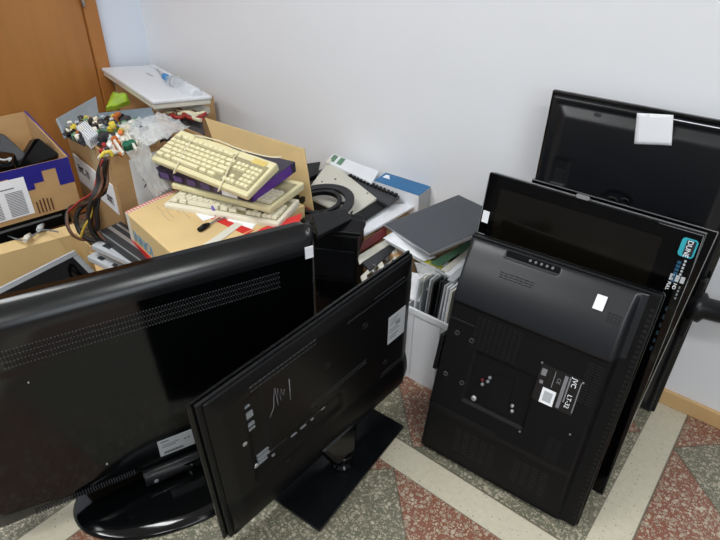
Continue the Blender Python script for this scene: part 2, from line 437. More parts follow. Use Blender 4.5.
obj('print', pm, M['print_'], pl_)
pm = MB()
for a, b_, c, d in ((.075, .1, .505, .51), (.082, .105, .465, .47), (.085, .11, .425, .445), (.086, .11, .395, .405), (.086, .11, .38, .385), (.10, .20, .262, .268), (.10, .20, .243, .255), (.10, .13, .228, .238), (.145, .155, .215, .22), (.215, .25, .27, .275), (.215, .235, .228, .232), (.25, .27, .228, .232), (.29, .30, .228, .232), (.33, .345, .236, .24)):
    obj('socket', MB().box(a+.012, b_+.012, -.034, -.0295, c, d), M['grey'], mt)
obj('socket_plate', MB().box(.27, .36, -.0315, -.0295, .235, .262), M['dark'], mt)
for x, z in ((.075, .355), (.095, .24)): obj('port', MB().lathe([(.0075, 0), (.0075, .004), (.005, .005)], (x+.008, -.034, z), (0, -1, 0), 14), M['silver'], mt)
vm = MB()
for x0, x1, z0 in ((.12, .33, .525), (.12, .33, .512), (.45, .70, .50), (.56, .69, .515), (.60, .70, .175), (.60, .70, .162), (.60, .70, .15), (.3, .52, .30), (.3, .52, .288)):
    x = x0; vm = MB()
    while x < x1: vm.box(x, x+.010, -.0392, -.037, z0, z0+.004); x += .0135
    obj('vent_slots', vm, M['dark'], mt)
sp_ = [(.165+(x-.18)*.75, z) for x, z in [(.18, .38), (.20, .405), (.205, .44), (.213, .47), (.218, .40), (.225, .46), (.232, .41), (.238, .45), (.245, .42), (.25, .44)]]
obj('scribble', MB().tube([(x, -.0385, z) for x, z in sp_], .0011, 5).tube([(.236, -.0385, .462), (.234, -.0385, .385)], .0014, 5), M['print_'], mt, label='pale handwritten scribble')
for x, z in ((.52, .445), (.37, .405), (.20, .15), (.62, .22)):
    obj('wall_mount_hole', MB().lathe([(.011, 0), (.011, .003), (.006, .0035), (.006, .001)], (x, -.0365, z), (0, -1, 0), 16), M['satin'], mt)
# stand neck (bulging) and glass base sit in world space
obj('neck', MB().lathe([(.036, 0), (.036, .010), (.028, .014), (.026, .03), (.033, .036), (.034, .055)], (-.775, .885, .016), (-.05, 0, 1)), M['gloss'], mt, world=True)
obj('neck_bracket', MB().hexa([(-.80, .835, .055), (-.745, .845, .055), (-.745, .925, .055), (-.80, .935, .055), (-.835, .79, .17), (-.775, .80, .14), (-.775, .97, .14), (-.835, .98, .17)]), M['gloss'], mt, world=True, bevel=.018)
gb = [(-.857, .659, 0), (-.673, .671, 0), (-.715, 1.137, 0), (-.895, 1.13, 0)]
obj('base', MB().prism([Vector(p)+Vector((0, 0, .005)) for p in gb], (0, 0, .011)), M['dustg'], mt, world=True, bevel=.002, label='dusty dark glass base')
ctr = sum((Vector(p) for p in gb), Vector())/4
for p in gb: obj('foot', MB().cyl(Vector(p)*.85+ctr*.15, Vector(p)*.85+ctr*.15+Vector((0, 0, .005)), .012, 12), M['blk'], mt, world=True)

# ------------------------------------------------------------------ humped television lying on its side edge, right front
FJ = frame(-.64, 1.146, 0, 2.877, 15.64, .318)
jt = thing('television', 'black television on its short side, humped back with printed label towards the room', 'television', FJ)
W, Hh = .522, .733
obj('screen_frame', MB().prism(rounded(0, W, 0, Hh, .008, -.012), (0, .012, 0)), M['gloss'], jt, bevel=.002)
obj('screen', MB().box(.025, W-.025, 0, .002, .03, Hh-.03), M['scr'], jt)
obj('middle_frame', MB().box(.004, W-.005, -.028, -.0125, .003, Hh-.003), M['blk'], jt, bevel=.003)
def hump(z):
    if z > .542:
        t = (z-.542)/(.722-.542); return .034+.056*max(0, 1-t**1.7)**.85
    if z > .536: return .078+.012*(z-.536)/.006
    if z > .19: return .078
    if z > .17: return .070+.008*(z-.17)/.02
    if z > .02: return .048+.022*(z-.02)/.15
    return .04
def hj(x, z):
    h = hump(z)
    if x > .462: h = .032+(h-.032)*max(0, 1-(x-.462)/.012)-.01*max(0, (x-.475)/.035)
    if x < .02: h = .03+(h-.03)*max(0, (x-.006)/.014)**.5
    if .118 < x < .308 and .245 < z < .415: h -= .008
    if z > .700 and .12 < x < .27: h = min(h, .040)
    return h
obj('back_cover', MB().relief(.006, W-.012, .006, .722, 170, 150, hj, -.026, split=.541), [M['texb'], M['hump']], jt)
bt = MB()
for i in range(5): bt.cyl((.19+i*.0155, -.047, .713), (.19+i*.0155, -.041, .713), .0035, 12)
obj('control_strip', MB().box(.12, .27, -.0425, -.0405, .702, .720), M['blk'], jt)
obj('buttons', bt, M['grey'], jt)
obj('sticker', MB().hexa([(.380, -.0750, .655), (.405, -.0750, .655), (.405, -.071, .655), (.380, -.071, .655), (.380, -.060, .69), (.405, -.060, .69), (.405, -.057, .69), (.380, -.057, .69)]), M['paper'], jt, label='small white sticker on the hump')
lab = obj('rating_label', MB().box(.306, .418, -.0792, -.0775, .352, .462), mat('label_black', (18, 18, 19), .4), jt, label='dark rating label with white print')
obj('barcode_sticker', MB().box(.327, .364, -.0800, -.0790, .352, .398), M['paper'], lab)
obj('print', MB().box(.334, .357, -.0806, -.0798, .360, .39), M['lgrey'], lab)
pm = MB()
for a, b_, c, d in ((.372, .3815, .357, .455), (.385, .389, .38, .455), (.346, .348, .405, .455), (.414, .417, .36, .452), (.311, .325, .43, .45), (.313, .323, .405, .415)):
    pm.box(a, b_, -.0798, -.0790, c, d)
obj('print', pm, M['print_'], lab)
ang = R(90)
text('JVC', face_mtx(.393, -.0795, .458, R(90)), .018, M['paper'], lab)
text('LT-32', face_mtx(.393, -.0795, .408, R(90)), .017, M['paper'], lab)
text('CE', face_mtx(.356, -.0795, .44, R(90)), .014, M['print_'], lab)
vm = MB()
def grille(mb, x0, x1, z0, z1, nx, nz, y, fx=.6, fz=.35, F=None):
    for i in range(nx):
        for j in range(nz):
            x = x0+(x1-x0)*i/nx; z = z0+(z1-z0)*j/nz; yy = y if F is None else -F(x, z)-.0006
            mb.box(x, x+(x1-x0)/nx*fx, yy, yy+.0012, z, z+(z1-z0)/nz*fz)
VB = mat('vent_black', (2, 2, 2), .6)
for args in ((.10, .24, .425, .525, 9, 12, -.0788), (.415, .460, .40, .52, 2, 16, -.0788, .85), (.38, .425, .20, .27, 2, 10, -.0788, .85), (.31, .42, .06, .15, 4, 8, 0, .7, .4, hj),
             (.12, .26, .06, .15, 5, 8, 0, .7, .4, hj), (.125, .225, .648, .668, 7, 3, 0, .7, .4, hj), (.42, .455, .635, .66, 4, 4, 0, .6, .4, hj)):
    vm = MB(); grille(vm, *args); obj('vent_slots', vm, VB, jt)
vm = MB()
for j in range(46): vm.box(W-.0195, W-.0105, -.0300, -.0282, .03+j*.0145, .037+j*.0145)
obj('side_vents', vm, mat('vent_black', (2, 2, 2), .6), jt)
for i, (x, z, mm) in enumerate(((.160, .335, 'dred'), (.176, .338, 'white'), (.163, .322, 'grey'), (.179, .352, 'white'), (.262, .300, 'silver'), (.266, .284, 'silver'))):
    obj('socket', MB().lathe([(.005, 0), (.005, .006), (.0022, .0065)], (x, -.070, z), (0, -1, 0), 12), M['grey' if mm == 'white' else mm], jt)
obj('antenna_socket', MB().lathe([(.0085, 0), (.0085, .008), (.004, .009)], (.150, -.070, .268), (0, -1, 0), 14), M['silver'], jt)
obj('connector_panel', MB().box(.19, .25, -.0715, -.0695, .265, .375), M['blk'], jt)
for x, z in ((.305, .463), (.419, .455), (.304, .238), (.43, .30)): obj('screw', MB().cyl((x, -.0798, z), (x, -.0775, z), .0028, 10), M['silver'], jt)
for x, z in ((.052, .445), (.100, .440), (.048, .305), (.104, .300)): obj('screw_boss', MB().lathe([(.008, 0), (.008, .003), (.004, .0035), (.004, .0005)], (x, -.0775, z), (0, -1, 0), 14), M['dark'], jt)
obj('mount_bracket', MB().box(.0, .014, -.075, -.03, .30, .42), M['blk'], jt, bevel=.003)
obj('ridge', MB().box(.02, .10, -.0825, -.0775, .48, .488), M['satin'], jt, bevel=.001)
obj('ridge', MB().box(.03, .24, -.0805, -.0775, .188, .198), M['satin'], jt, bevel=.001)

# ------------------------------------------------------------------ glossy screen behind it
FG = frame(-.679, 1.314, 0, -1.484, 9.08, .675)
gt = thing('television', 'flat television on its side, glossy screen with teal sticker, behind the humped one', 'television', FG)
W, Hh = .581, .858
obj('screen_frame', MB().box(0, W, 0, .012, 0.007, Hh), M['glass'], gt, bevel=.003)
obj('screen', MB().box(.045, W-.085, -.0012, .001, .05, Hh-.036), mat('brown_black_screen', (14, 12, 8), .10, noise=.2, nscale=3), gt)
obj('back_cover', MB().box(.012, W-.012, .013, .035, .02, Hh-.012), M['blk'], gt, bevel=.008)
gl = [uv(FG, 659, 223), uv(FG, 704, 236), uv(FG, 688, 281), uv(FG, 671, 322)]
obj('rim_highlight', MB().tube([(x, -.0004, z) for x, z in gl[:2]], .0008, 4).tube([(x, -.0004, z) for x, z in gl[1:3]], .0008, 4).tube([(x, -.0004, z) for x, z in gl[2:]], .0008, 4), M['grey'], gt)  # highlight along the glossy bezel rim, drawn as thin grey lines
obj('edge_line', MB().box(-.0015, 0.0005, .001, .011, .02, Hh-.004).box(0.01, W, .012, .014, Hh-.001, Hh+.0015), M['silver'], gt)
ex_, ez_ = uv(FG, 583, 197)
obj('emblem', MB().prism(rounded(ex_-.018, ex_+.018, ez_-.006, ez_+.006, .005, -.0012), (0, .0015, 0)), M['silver'], gt)
obj('sticker', MB().box(.006, .027, -.0015, 0, .705, .742), M['paper'], gt, label='small white sticker on the left edge')
sx_, sz_ = uv(FG, 688, 248)
fs = obj('feature_sticker', MB().prism(rounded(sx_-.018, sx_+.018, sz_-.024, sz_+.024, .008, -.0012), (0, .0012, 0)), M['cyan'], gt, label='teal rounded feature sticker')
obj('print', MB().prism(rounded(sx_-.007, sx_+.014, sz_-.020, sz_+.020, .003, -.0018), (0, .0008, 0)), M['ink'], fs)
text('DUNE', face_mtx(sx_-.004, -.0019, sz_+.020, R(90)), .017, M['paper'], fs, sx=.95)
px_, pz_ = uv(FG, 684, 262)
for i in range(6): obj('white_print', MB().box(px_, px_+.005, -.0014, -.0002, pz_-i*.009, pz_-i*.009+.0055), M['lgrey'], gt)
qx_, qz_ = uv(FG, 677, 263)
for i in range(6): obj('blue_print', MB().box(qx_, qx_+.009, -.0014, -.0002, qz_-i*.010, qz_-i*.010+.007), mat('dark_blue_print', (24, 74, 104), .5), gt)
ix, iz = uv(FG, 671, 277)
for k in range(3): obj('feature_icon', MB().box(ix-.003+k*.0125, ix+.006+k*.0125, -.0014, -.0002, iz-.007, iz+.010), M['lgrey'], gt)
text('FULL', face_mtx(ix-.003, -.0008, iz-.012, R(90)), .011, M['paper'], gt)
text('HD', face_mtx(ix+.011, -.0008, iz-.012, R(90)), .011, M['paper'], gt)
for i in range(4): obj('white_print', MB().box(ix+.024, ix+.028, -.0014, -.0002, iz-.022-i*.010, iz-.016-i*.010), M['grey'], gt)
for i in range(6): obj('blue_print', MB().box(ix+.014, ix+.019, -.0014, -.0002, iz-.09-i*.024, iz-.078-i*.024), mat('dim_blue_print', (16, 40, 54), .5), gt)

# ------------------------------------------------------------------ third television in the row
FT = frame(-.618, 1.425, 0, 6.0, 8.6, -2.5)
tt = thing('television', 'black television with a thin pale rim, between the stickered screen and the wall one', 'television', FT)
W, Hh = .505, .828
obj('screen_frame', MB().box(0, W, 0, .014, .006, Hh), M['glass'], tt, bevel=.003)
obj('screen', MB().box(.03, W-.04, -.001, .001, .04, Hh-.04), M['scr'], tt)
obj('rim', MB().box(0.0, W+.001, -.0015, .001, Hh-.0012, Hh+.001).box(W-.001, W+.001, -.0015, .001, .02, Hh), M['silver'], tt)
obj('back_cover', MB().box(.015, W-.015, .015, .045, .03, Hh-.015), M['blk'], tt, bevel=.008)

# ------------------------------------------------------------------ big television against the wall
FB = frame(-.667, 1.744, 0, 2.3, .6, -.22)
bt_ = thing('television', 'tallest black television, upright against the back wall with a white note on it', 'television', FB)
W, Hh = .590, 1.028
obj('screen_frame', MB().box(0, W, 0.004, .022, .002, Hh), M['gloss'], bt_, bevel=.004)
obj('screen', MB().box(.03, W-.03, .022, .024, .03, Hh-.03), M['scr'], bt_)
def hb(x, z):
    e = min(x-.012, W-.012-x, z-.012, Hh-.012-z); h = .006+.02*max(0, min(1, (e-.02)/.03))
    if (e-.004) < .012: h = .012
    if .055 < x < .115 and .74 < z < .84: h -= .006 if (.062 < x < .108 and .747 < z < .833) else 0
    d = ((x-.275)**2+((z-.74)*1.3)**2)**.5
    if d < .045: h -= .007
    if abs(z-.72) < .018 and .42 < x < .53: h -= .005
    return h
obj('back_cover', MB().relief(.012, W-.012, .012, Hh-.012, 90, 150, hb, .004), mat('dull_black_metal', (16, 18, 22), .38, noise=.1, nscale=8), bt_)
vm = MB(); grille(vm, .07, .10, .755, .80, 5, 7, -.022, .55, .5)
obj('vent_slots', vm, M['dark'], bt_)
vm = MB()
for i in range(9):
    for j in range(3): vm.cyl((.16+i*.022, -.0262, .50+j*.02), (.16+i*.022, -.024, .50+j*.02), .004, 8)
obj('vent_holes', vm, mat('vent_black', (2, 2, 2), .6), bt_)
obj('hole_boss', MB().lathe([(.018, 0), (.018, .003), (.009, .0035), (.009, .001)], (.262, -.019, .735), (0, -1, 0)), M['blk'], bt_)
obj('hole_boss', MB().lathe([(.014, 0), (.014, .003), (.007, .0035), (.007, .001)], (.298, -.019, .745), (0, -1, 0)), M['blk'], bt_)
obj('mount_hole', MB().lathe([(.010, 0), (.010, .002), (.005, .0025)], (.155, -.014, .985), (0, -1, 0), 14), M['dark'], bt_)
obj('stand_socket', MB().box(W-.03, W-.004, -.036, .0, .36, .58), M['blk'], bt_, bevel=.008)
obj('stand_neck', MB().tube([(W-.03, -.012, .475), (W+.01, -.012, .475), (W+.02, -.012, .478), (W+.14, -.012, .49)], [.048, .048, .034, .032], 24), M['satin'], bt_)
n0 = MB().sheet([FB @ Vector((uv(FB, *p, .029)[0], -.029, uv(FB, *p, .029)[1])) for p in ((634, 144), (671.5, 145.5), (673.5, 115), (637, 113))], .0008, .0008, 8, seed=3)
tag(obj('paper_note', n0, M['paper']), 'square white paper note stuck to the top of the largest television', 'paper note')
n0 = MB().slab([FB @ Vector(p) for p in ((.345, -.016, 1.014), (.56, -.016, 1.014), (.56, -.004, 1.016), (.30, -.004, 1.016))], .001)
tag(obj('tape_strip', n0, M['paper']), 'narrow white strip of tape along the top edge of the wall television', 'tape')

# ------------------------------------------------------------------ cardboard boxes of the pile
def wall_quad(mb, a, b, za, zb_, z0, th, c, mi=0):
    a, b = Vector(a[:2]), Vector(b[:2]); c = Vector(c[:2]); n = Vector(((b-a).y, -(b-a).x)).normalized()
    if n.dot(c-a) < 0: n = -n
    n *= th
    mb.hexa([(a.x, a.y, z0), (b.x, b.y, z0), (b.x+n.x, b.y+n.y, z0), (a.x+n.x, a.y+n.y, z0),
             (a.x, a.y, za), (b.x, b.y, zb_), (b.x+n.x, b.y+n.y, zb_), (a.x+n.x, a.y+n.y, za)], mi)
def open_box(label, cs, z0, hs_, m, cat='box', group=None):
    c = sum((Vector(p[:2]) for p in cs), Vector((0, 0)))/4
    t = thing('cardboard_box', label, cat, (c.x, c.y, z0), group)
    mb = MB()
    for i in range(4): wall_quad(mb, cs[i], cs[(i+1) % 4], hs_[i], hs_[(i+1) % 4], z0, .005, c)
    k = [tuple(Vector(p[:2]).lerp(c, .01)) for p in cs]
    mb.hexa([(p[0], p[1], z0) for p in k]+[(p[0], p[1], z0+.005) for p in k])
    obj('carton', mb, m, t, world=True)
    return t
def closed_box(name, label, cs, z0, z1, m, cat='box', group=None, bevel=.003, world_thing=True):
    c = sum((Vector(p[:2]) for p in cs), Vector((0, 0)))/4
    t = thing(name, label, cat, (c.x, c.y, z0), group)
    obj('carton', MB().hexa([(p[0], p[1], z0) for p in cs]+[(p[0], p[1], z1) for p in cs]), m, t, world=True, bevel=bevel)
    return t
def plate_on(a, b, z0, z1, out, u0_, u1_, v0, v1, mb, th=.0015):   # printed patch on the vertical face from a to b
    a, b = Vector(a[:2]), Vector(b[:2]); n = Vector(((b-a).y, -(b-a).x)).normalized()
    if n.dot(Vector(out[:2])) < 0: n = -n
    p, q = a.lerp(b, u0_), a.lerp(b, u1_); w = z1-z0
    mb.hexa([(p.x, p.y, z0+v0*w), (q.x, q.y, z0+v0*w), (q.x+n.x*th, q.y+n.y*th, z0+v0*w), (p.x+n.x*th, p.y+n.y*th, z0+v0*w),
             (p.x, p.y, z0+v1*w), (q.x, q.y, z0+v1*w), (q.x+n.x*th, q.y+n.y*th, z0+v1*w), (p.x+n.x*th, p.y+n.y*th, z0+v1*w)])
    return mb
def vert_mtx(a, b, u, z, out, off=.003):     # lettering on a vertical face, reading from a to b
    a, b = Vector((a[0], a[1], 0)), Vector((b[0], b[1], 0)); X = (b-a).normalized(); Z = Vector((0, 0, 1)); N = X.cross(Z)
    m = Matrix((X, Z, N)).transposed().to_4x4(); m.translation = a.lerp(b, u)+Vector((0, 0, z))+N*off; return m

# box A, blue tape, left
A = [(-2.16, .42), (-2.101, .861), (-2.58, .935), (-2.64, .49)]
bA = open_box('open cardboard box with blue tape along its rim and a printed list', A, .505, [.70, .70, .755, .745], M['card'])
nA = (1, -.13)
tpm = MB(); plate_on(A[0], A[1], .505, .70, nA, 0, 1, .86, 1.005, tpm); plate_on(A[0], A[1], .505, .70, nA, .88, 1, .50, .86, tpm)
plate_on(A[0], A[1], .505, .70, nA, .52, .77, .66, .86, tpm); plate_on(A[0], A[1], .505, .70, nA, .55, .69, .55, .66, tpm)
obj('blue_tape', tpm, M['tapeb'], bA, world=True)
obj('blue_tape', MB().slab([(-2.10, .868, .7), (-2.12, .868, .703), (-2.575, .940, .757), (-2.575, .932, .759)], .004), M['tapeb'], bA, world=True)
pA = obj('paper_list', plate_on(A[0], A[1], .505, .70, nA, .24, .63, .10, .84, MB(), .003), M['paper'], bA, world=True, label='white printed list')
pm = MB()
for j in range(16):
    for c_ in (.28, .46):
        plate_on(A[0], A[1], .505, .70, nA, c_, c_+.13, .14+j*.030, .152+j*.030, pm, .004)
plate_on(A[0], A[1], .505, .70, nA, .36, .54, .67, .69, pm, .004)
obj('print', pm, M['print_'], pA, world=True)
pm = MB()
for j in range(5): plate_on(A[0], A[1], .505, .70, nA, .66+j*.028, .67+j*.028, .06, .34-.02*abs(j-2), pm, .003)
obj('brown_stripes', pm, M['brownc'], bA, world=True)
# black things inside box A
def inA(u, v, z): a = Vector((A[0][0], A[0][1])).lerp(Vector(A[1]), u); b = Vector((A[3][0], A[3][1])).lerp(Vector(A[2]), u); p = a.lerp(b, v); return Vector((p.x, p.y, z))
tag(obj('black_wedge', MB().prism([at(15, 172, .62), at(64, 159, .64), at(60, 155, .68), at(39, 138, .735), at(34, 140, .735)], (-.10, .02, -.03)), M['blkm'], bevel=.005),
    'peaked black plastic shell in the right of the blue-taped box', 'plastic part')
tag(obj('dark_wedge', MB().prism([at(-6, 172, .62), at(26, 168, .62), at(28, 156, .67), at(4, 134, .735), at(1, 135, .735)], (-.16, .02, -.03)), M['dark'], bevel=.005),
    'dark grey plastic wedge behind the black peaked shell in the blue-taped box', 'plastic part')
t = thing('power_adapter', 'glossy black adapter with a pale cable end at the left of the blue-taped box', 'adapter', at(6, 160, .64))
obj('body', MB().slab([at(-14, 166, .70), at(14, 163, .70), at(15, 152, .71), at(-14, 148, .72)], .06), M['gloss'], t, world=True, bevel=.012)
obj('cable', MB().tube(smooth([at(-4, 158, .715), at(4, 160, .713), at(11, 158, .712), at(9, 161, .708)]), .0035), M['lgrey'], t, world=True)
tag(obj('power_supply', MB().hexa([inA(.1, .6, .51), inA(.4, .6, .51), inA(.4, .92, .51), inA(.1, .92, .51), inA(.1, .6, .60), inA(.4, .6, .60), inA(.4, .92, .60), inA(.1, .92, .60)]), M['dark'], bevel=.004), 'dark box-shaped device at the back of the blue-taped box', 'device')
# what carries box A
LA = [(-2.22, .34), (-2.18, .86), (-2.74, .92), (-2.78, .40)]
closed_box('cardboard_box', 'closed brown cardboard box at the bottom under the blue-taped box', LA, 0, .42, M['card'])
dd = thing('gap_filler_slab', 'flat black slab filling the dark gap between the lower box and the blue-taped box', 'filler slab', (-2.4, .6, .421))  # black slab added to stand for the dark gap under box A
obj('case', MB().hexa([(-2.70, .40, .421), (-2.215, .34, .421), (-2.155, .83, .421), (-2.62, .89, .421), (-2.70, .40, .503), (-2.215, .34, .503), (-2.155, .83, .503), (-2.62, .89, .503)]), M['blk'], dd, world=True, bevel=.004)
obj('front_slot', MB().hexa([(-2.210, .38, .462), (-2.207, .38, .462), (-2.155, .80, .462), (-2.158, .80, .462), (-2.210, .38, .470), (-2.207, .38, .470), (-2.155, .80, .470), (-2.158, .80, .470)]), M['grey'], dd, world=True)

# box B, open, holds the grey framed monitor
B = [(-1.40, .30), (-1.36, .74), (-2.06, .80), (-2.155, .36)]
bB = open_box('low open cardboard box holding a monitor, behind the big left television', B, 0, [.34, .36, .42, .42], M['card2'])
obj('flap', MB().slab([(-2.155, .36, .42), (-2.06, .80, .42), (-2.10, .812, .440), (-2.19, .37, .440)], .004), M['card2'], bB, world=True)
obj('flap', MB().slab([at(88, 247, .43), at(126, 241, .44), at(146, 262, .40), at(104, 292, .36)], .005), M['cardin'], bB, world=True)
mo = [at(-40, 309, .37), at(75, 251, .395), at(96, 300, .30), at(0, 350, .28)]
Xm = (mo[1]-mo[0]).normalized(); nm = Xm.cross(mo[3]-mo[0]).normalized()
if nm.z < 0: nm = -nm
dn = nm.cross(Xm)
if dn.dot(mo[3]-mo[0]) < 0: dn = -dn
o0 = mo[0]; LX, LY = (mo[1]-mo[0]).length, .28
FMn = Matrix((Xm, dn, nm)).transposed().to_4x4(); FMn.translation = o0
if FMn.to_3x3().determinant() < 0: FMn = Matrix((Xm, dn, -nm)).transposed().to_4x4(); FMn.translation = o0
sg = 1 if (FMn.to_3x3() @ Vector((0, 0, 1))).z > 0 else -1
m2 = thing('monitor', 'small monitor with a silver and grey frame lying tilted in the low box', 'monitor', FMn)
obj('screen', MB().box(.018, LX-.022, .018, LY-.02, -sg*.004, -sg*.001), M['glass'], m2)
fm = MB(); a_, b2_ = sorted((-sg*.030, 0))
fm.box(0, LX, 0, .018, a_, b2_).box(0, LX, LY-.02, LY, a_, b2_).box(0, .018, .018, LY-.02, a_, b2_).box(LX-.022, LX, .018, LY-.02, a_, b2_)
obj('bezel', fm, M['grey'], m2, bevel=.003)
obj('edge', MB().box(0, LX, -.006, -.0005, a_, b2_), M['lgrey'], m2)
obj('back_cover', MB().box(.01, LX-.01, .01, LY-.01, *sorted((-sg*.045, -sg*.031))), M['dark'], m2)

# box C with boards
Cb = [(-1.86, .90), (-1.865, 1.32), (-2.34, 1.37), (-2.335, .975)]
bC = open_box('tall open cardboard box full of circuit boards beside the brown door', Cb, 0, [.75, .71, .70, .76], M['card'])
nC1, nC2 = (-.1, -1), (1, 0)
lc = obj('paper_label', plate_on(Cb[3], Cb[0], 0, .75, nC1, 0.06, .92, .68, .84, MB(), .003), M['paper'], bC, world=True, label='white paper label on the side facing the room')
text('EMC-70', vert_mtx(Cb[3], Cb[0], .12, .565, nC1, .004), .048, M['ink'], lc, world=True, sx=.8)
text('3002', vert_mtx(Cb[3], Cb[0], .72, .54, nC1, .004), .045, M['ink'], lc, world=True, sx=.8)
lc = obj('paper_label', plate_on(Cb[0], Cb[1], 0, .75, nC2, .16, .52, .66, .96, MB(), .003), M['paper'], bC, world=True, label='white paper label on the right side')
text('X', vert_mtx(Cb[0], Cb[1], .24, .60, nC2, .004), .05, M['ink'], lc, world=True)
obj('clear_tape', plate_on(Cb[3], Cb[0], 0, .75, nC1, .55, .70, .84, 1.0, MB(), .001), M['tapew'], bC, world=True)
# filling: steel chassis plate standing up at the back left
s0 = MB().slab([at(57, 118, .80), at(96, 96, .80), at(100, 120, .735), at(66, 138, .735)], .012)
tag(obj('steel_plate', s0, M['steel'], bevel=.002), 'grey steel plate standing at the left of the box of circuit boards', 'metal plate')
s0 = MB().slab([at(96, 113, .80), at(151, 107, .80), at(160, 126, .775), at(106, 128, .775)], .02)
tag(obj('steel_chassis', s0, M['bluesteel'], bevel=.003), 'blue-grey steel chassis lying across the back of the box of boards', 'metal chassis')
def pcb(q, z, label, seed, m='green', n=14):
    t = thing('circuit_board', label, 'circuit board', q[0])
    obj('board', MB().slab(q, .004), M[m], t, world=True)
    rnd = random.Random(seed); mats = ['offw', 'dark', 'yellow', 'copper', 'lgrey', 'green', 'blk', 'cream', 'dark', 'steel']
    q = [Vector(a) for a in q]; nn = (q[1]-q[0]).cross(q[3]-q[0]).normalized()
    if nn.z < 0: nn = -nn
    for i in range(n):
        u, v = rnd.uniform(.08, .92), rnd.uniform(.1, .9); p = (q[0]*(1-u)+q[1]*u)*(1-v)+(q[3]*(1-u)+q[2]*u)*v
        h = rnd.uniform(.012, .035); r_ = rnd.uniform(.006, .014); mm = M[mats[rnd.randrange(10)]]
        if i % 2: obj('capacitor', MB().cyl(p, p+nn*h, r_, 12), mm, t, world=True)
        else:
            X = (q[1]-q[0]).normalized()*r_*1.6; Y = (q[3]-q[0]).normalized()*r_
            obj('component', MB().hexa([p-X-Y, p+X-Y, p+X+Y, p-X+Y, p-X-Y+nn*h*.8, p+X-Y+nn*h*.8, p+X+Y+nn*h*.8, p-X+Y+nn*h*.8]), mm, t, world=True)
    return t
pcb([at(60, 128, .745), at(78, 116, .76), at(116, 124, .76), at(92, 148, .745)], 0, 'populated circuit board with small parts at the near left of the tall box', 1, n=26)
pcb([at(84, 140, .752), at(104, 120, .77), at(126, 122, .77), at(112, 148, .755)], 0, 'circuit board with yellow and cream parts in the middle of the tall box', 2, 'dark', 22)
pcb([at(100, 130, .765), at(112, 118, .785), at(140, 118, .79), at(130, 134, .775)], 0, 'circuit board with dark blocks leaning on the blue-grey chassis in the tall box', 5, 'green', 18)
pcb([at(62, 134, .755), at(70, 126, .765), at(88, 134, .765), at(84, 146, .752)], 0, 'small dark circuit board at the nearest left corner of the tall box', 8, 'dark', 12)
hs0 = thing('heat_sink', 'white finned block standing among the circuit boards in the tall box', 'heat sink', at(84, 134, .76))
hm_ = MB(); p0, p1, p2 = at(76, 126, .79), at(84, 121, .79), at(97, 134, .785)
for i in range(6):
    a = p0.lerp(p1, i/5.)
    hm_.slab([a, a+(p1-p0)*.10, a+(p2-p1)+(p1-p0)*.10, a+(p2-p1)], .03)
obj('fins', hm_, M['white'], hs0, world=True)
obj('base', MB().slab([p0-Vector((0, 0, .03)), p1-Vector((0, 0, .03)), p2-Vector((0, 0, .03)), p0+(p2-p1)-Vector((0, 0, .03))], .006), M['white'], hs0, world=True)
# opened power supply in a plastic bag with coils
psu = thing('power_supply_board', 'opened power supply with coils and capacitors in a clear bag atop the tall box', 'circuit board', at(125, 150, .765))
q = [at(97, 158, .762), at(112, 134, .775), at(152, 122, .785), at(158, 140, .77)]
obj('tray', MB().slab(q, .006), M['offw'], psu, world=True)
def coil(px, py, z, r_, h, mm, name='coil'):
    p = at(px, py, z); obj(name, MB().lathe([(r_*1.0, 0), (r_*1.25, h*.2), (r_*1.25, h*.8), (r_*1.0, h)], p, (.3, -.2, 1), 18), M[mm], psu, world=True)
coil(128, 150, .765, .012, .032, 'dgreen', 'transformer'); coil(133, 148, .768, .012, .03, 'dgreen', 'transformer')
coil(119, 149, .765, .010, .032, 'copper'); coil(116, 144, .768, .010, .03, 'copper'); coil(127, 130, .78, .014, .018, 'yellow'); coil(121, 134, .778, .008, .014, 'orangy')
for px, py, mm, hh in ((139, 128, 'blk', .03), (143, 134, 'blk', .03), (147, 131, 'dark', .02), (112, 140, 'lgrey', .015), (110, 147, 'white', .012), (105, 148, 'redc', .02), (102, 153, 'redc', .015), (108, 152, 'dark', .02), (114, 137, 'dark', .015), (124, 143, 'offw', .02), (122, 156, 'copper', .015), (137, 146, 'offw', .02), (132, 137, 'offw', .012), (118, 139, 'white', .014), (150, 138, 'offw', .015)):
    coil(px, py, .772, .0065 if hh < .025 else .009, hh, mm, 'capacitor')
obj('divider', MB().slab([at(125, 131, .80), at(127, 130, .80), at(137, 148, .79), at(135, 149, .79)], .01), M['offw'], psu, world=True)
obj('divider', MB().slab([at(113, 140, .80), at(115, 139, .80), at(124, 152, .79), at(122, 153, .79)], .01), M['offw'], psu, world=True)
obj('yellow_wrap', MB().tube(smooth([at(101, 158, .775), at(104, 153, .79), at(110, 152, .79), at(112, 156, .775)]), .007), M['yellow'], psu, world=True)
tag(obj('plastic_bag', MB().sheet([at(148, 147, .79), at(190, 126, .77), at(160, 112, .80), at(116, 124, .815)], .001, .009, 14, seed=5), M['bag']), 'crumpled clear plastic bag lying over the box of boards', 'bag')
tag(obj('plastic_bag', MB().sheet([at(155, 198, .60), at(170, 188, .62), at(147, 143, .79), at(126, 152, .79)], .001, .006, 14, seed=9), M['bag']), 'clear plastic bag hanging down over the right side of the tall box', 'bag')
tag(obj('beige_cloth_bundle', MB().sheet([at(142, 144, .775), at(166, 136, .765), at(160, 124, .775), at(142, 122, .79)], .012, .006, 8, seed=4), M['offw']), 'beige cloth-like bundle beside the coils on the tall box', 'bundle')
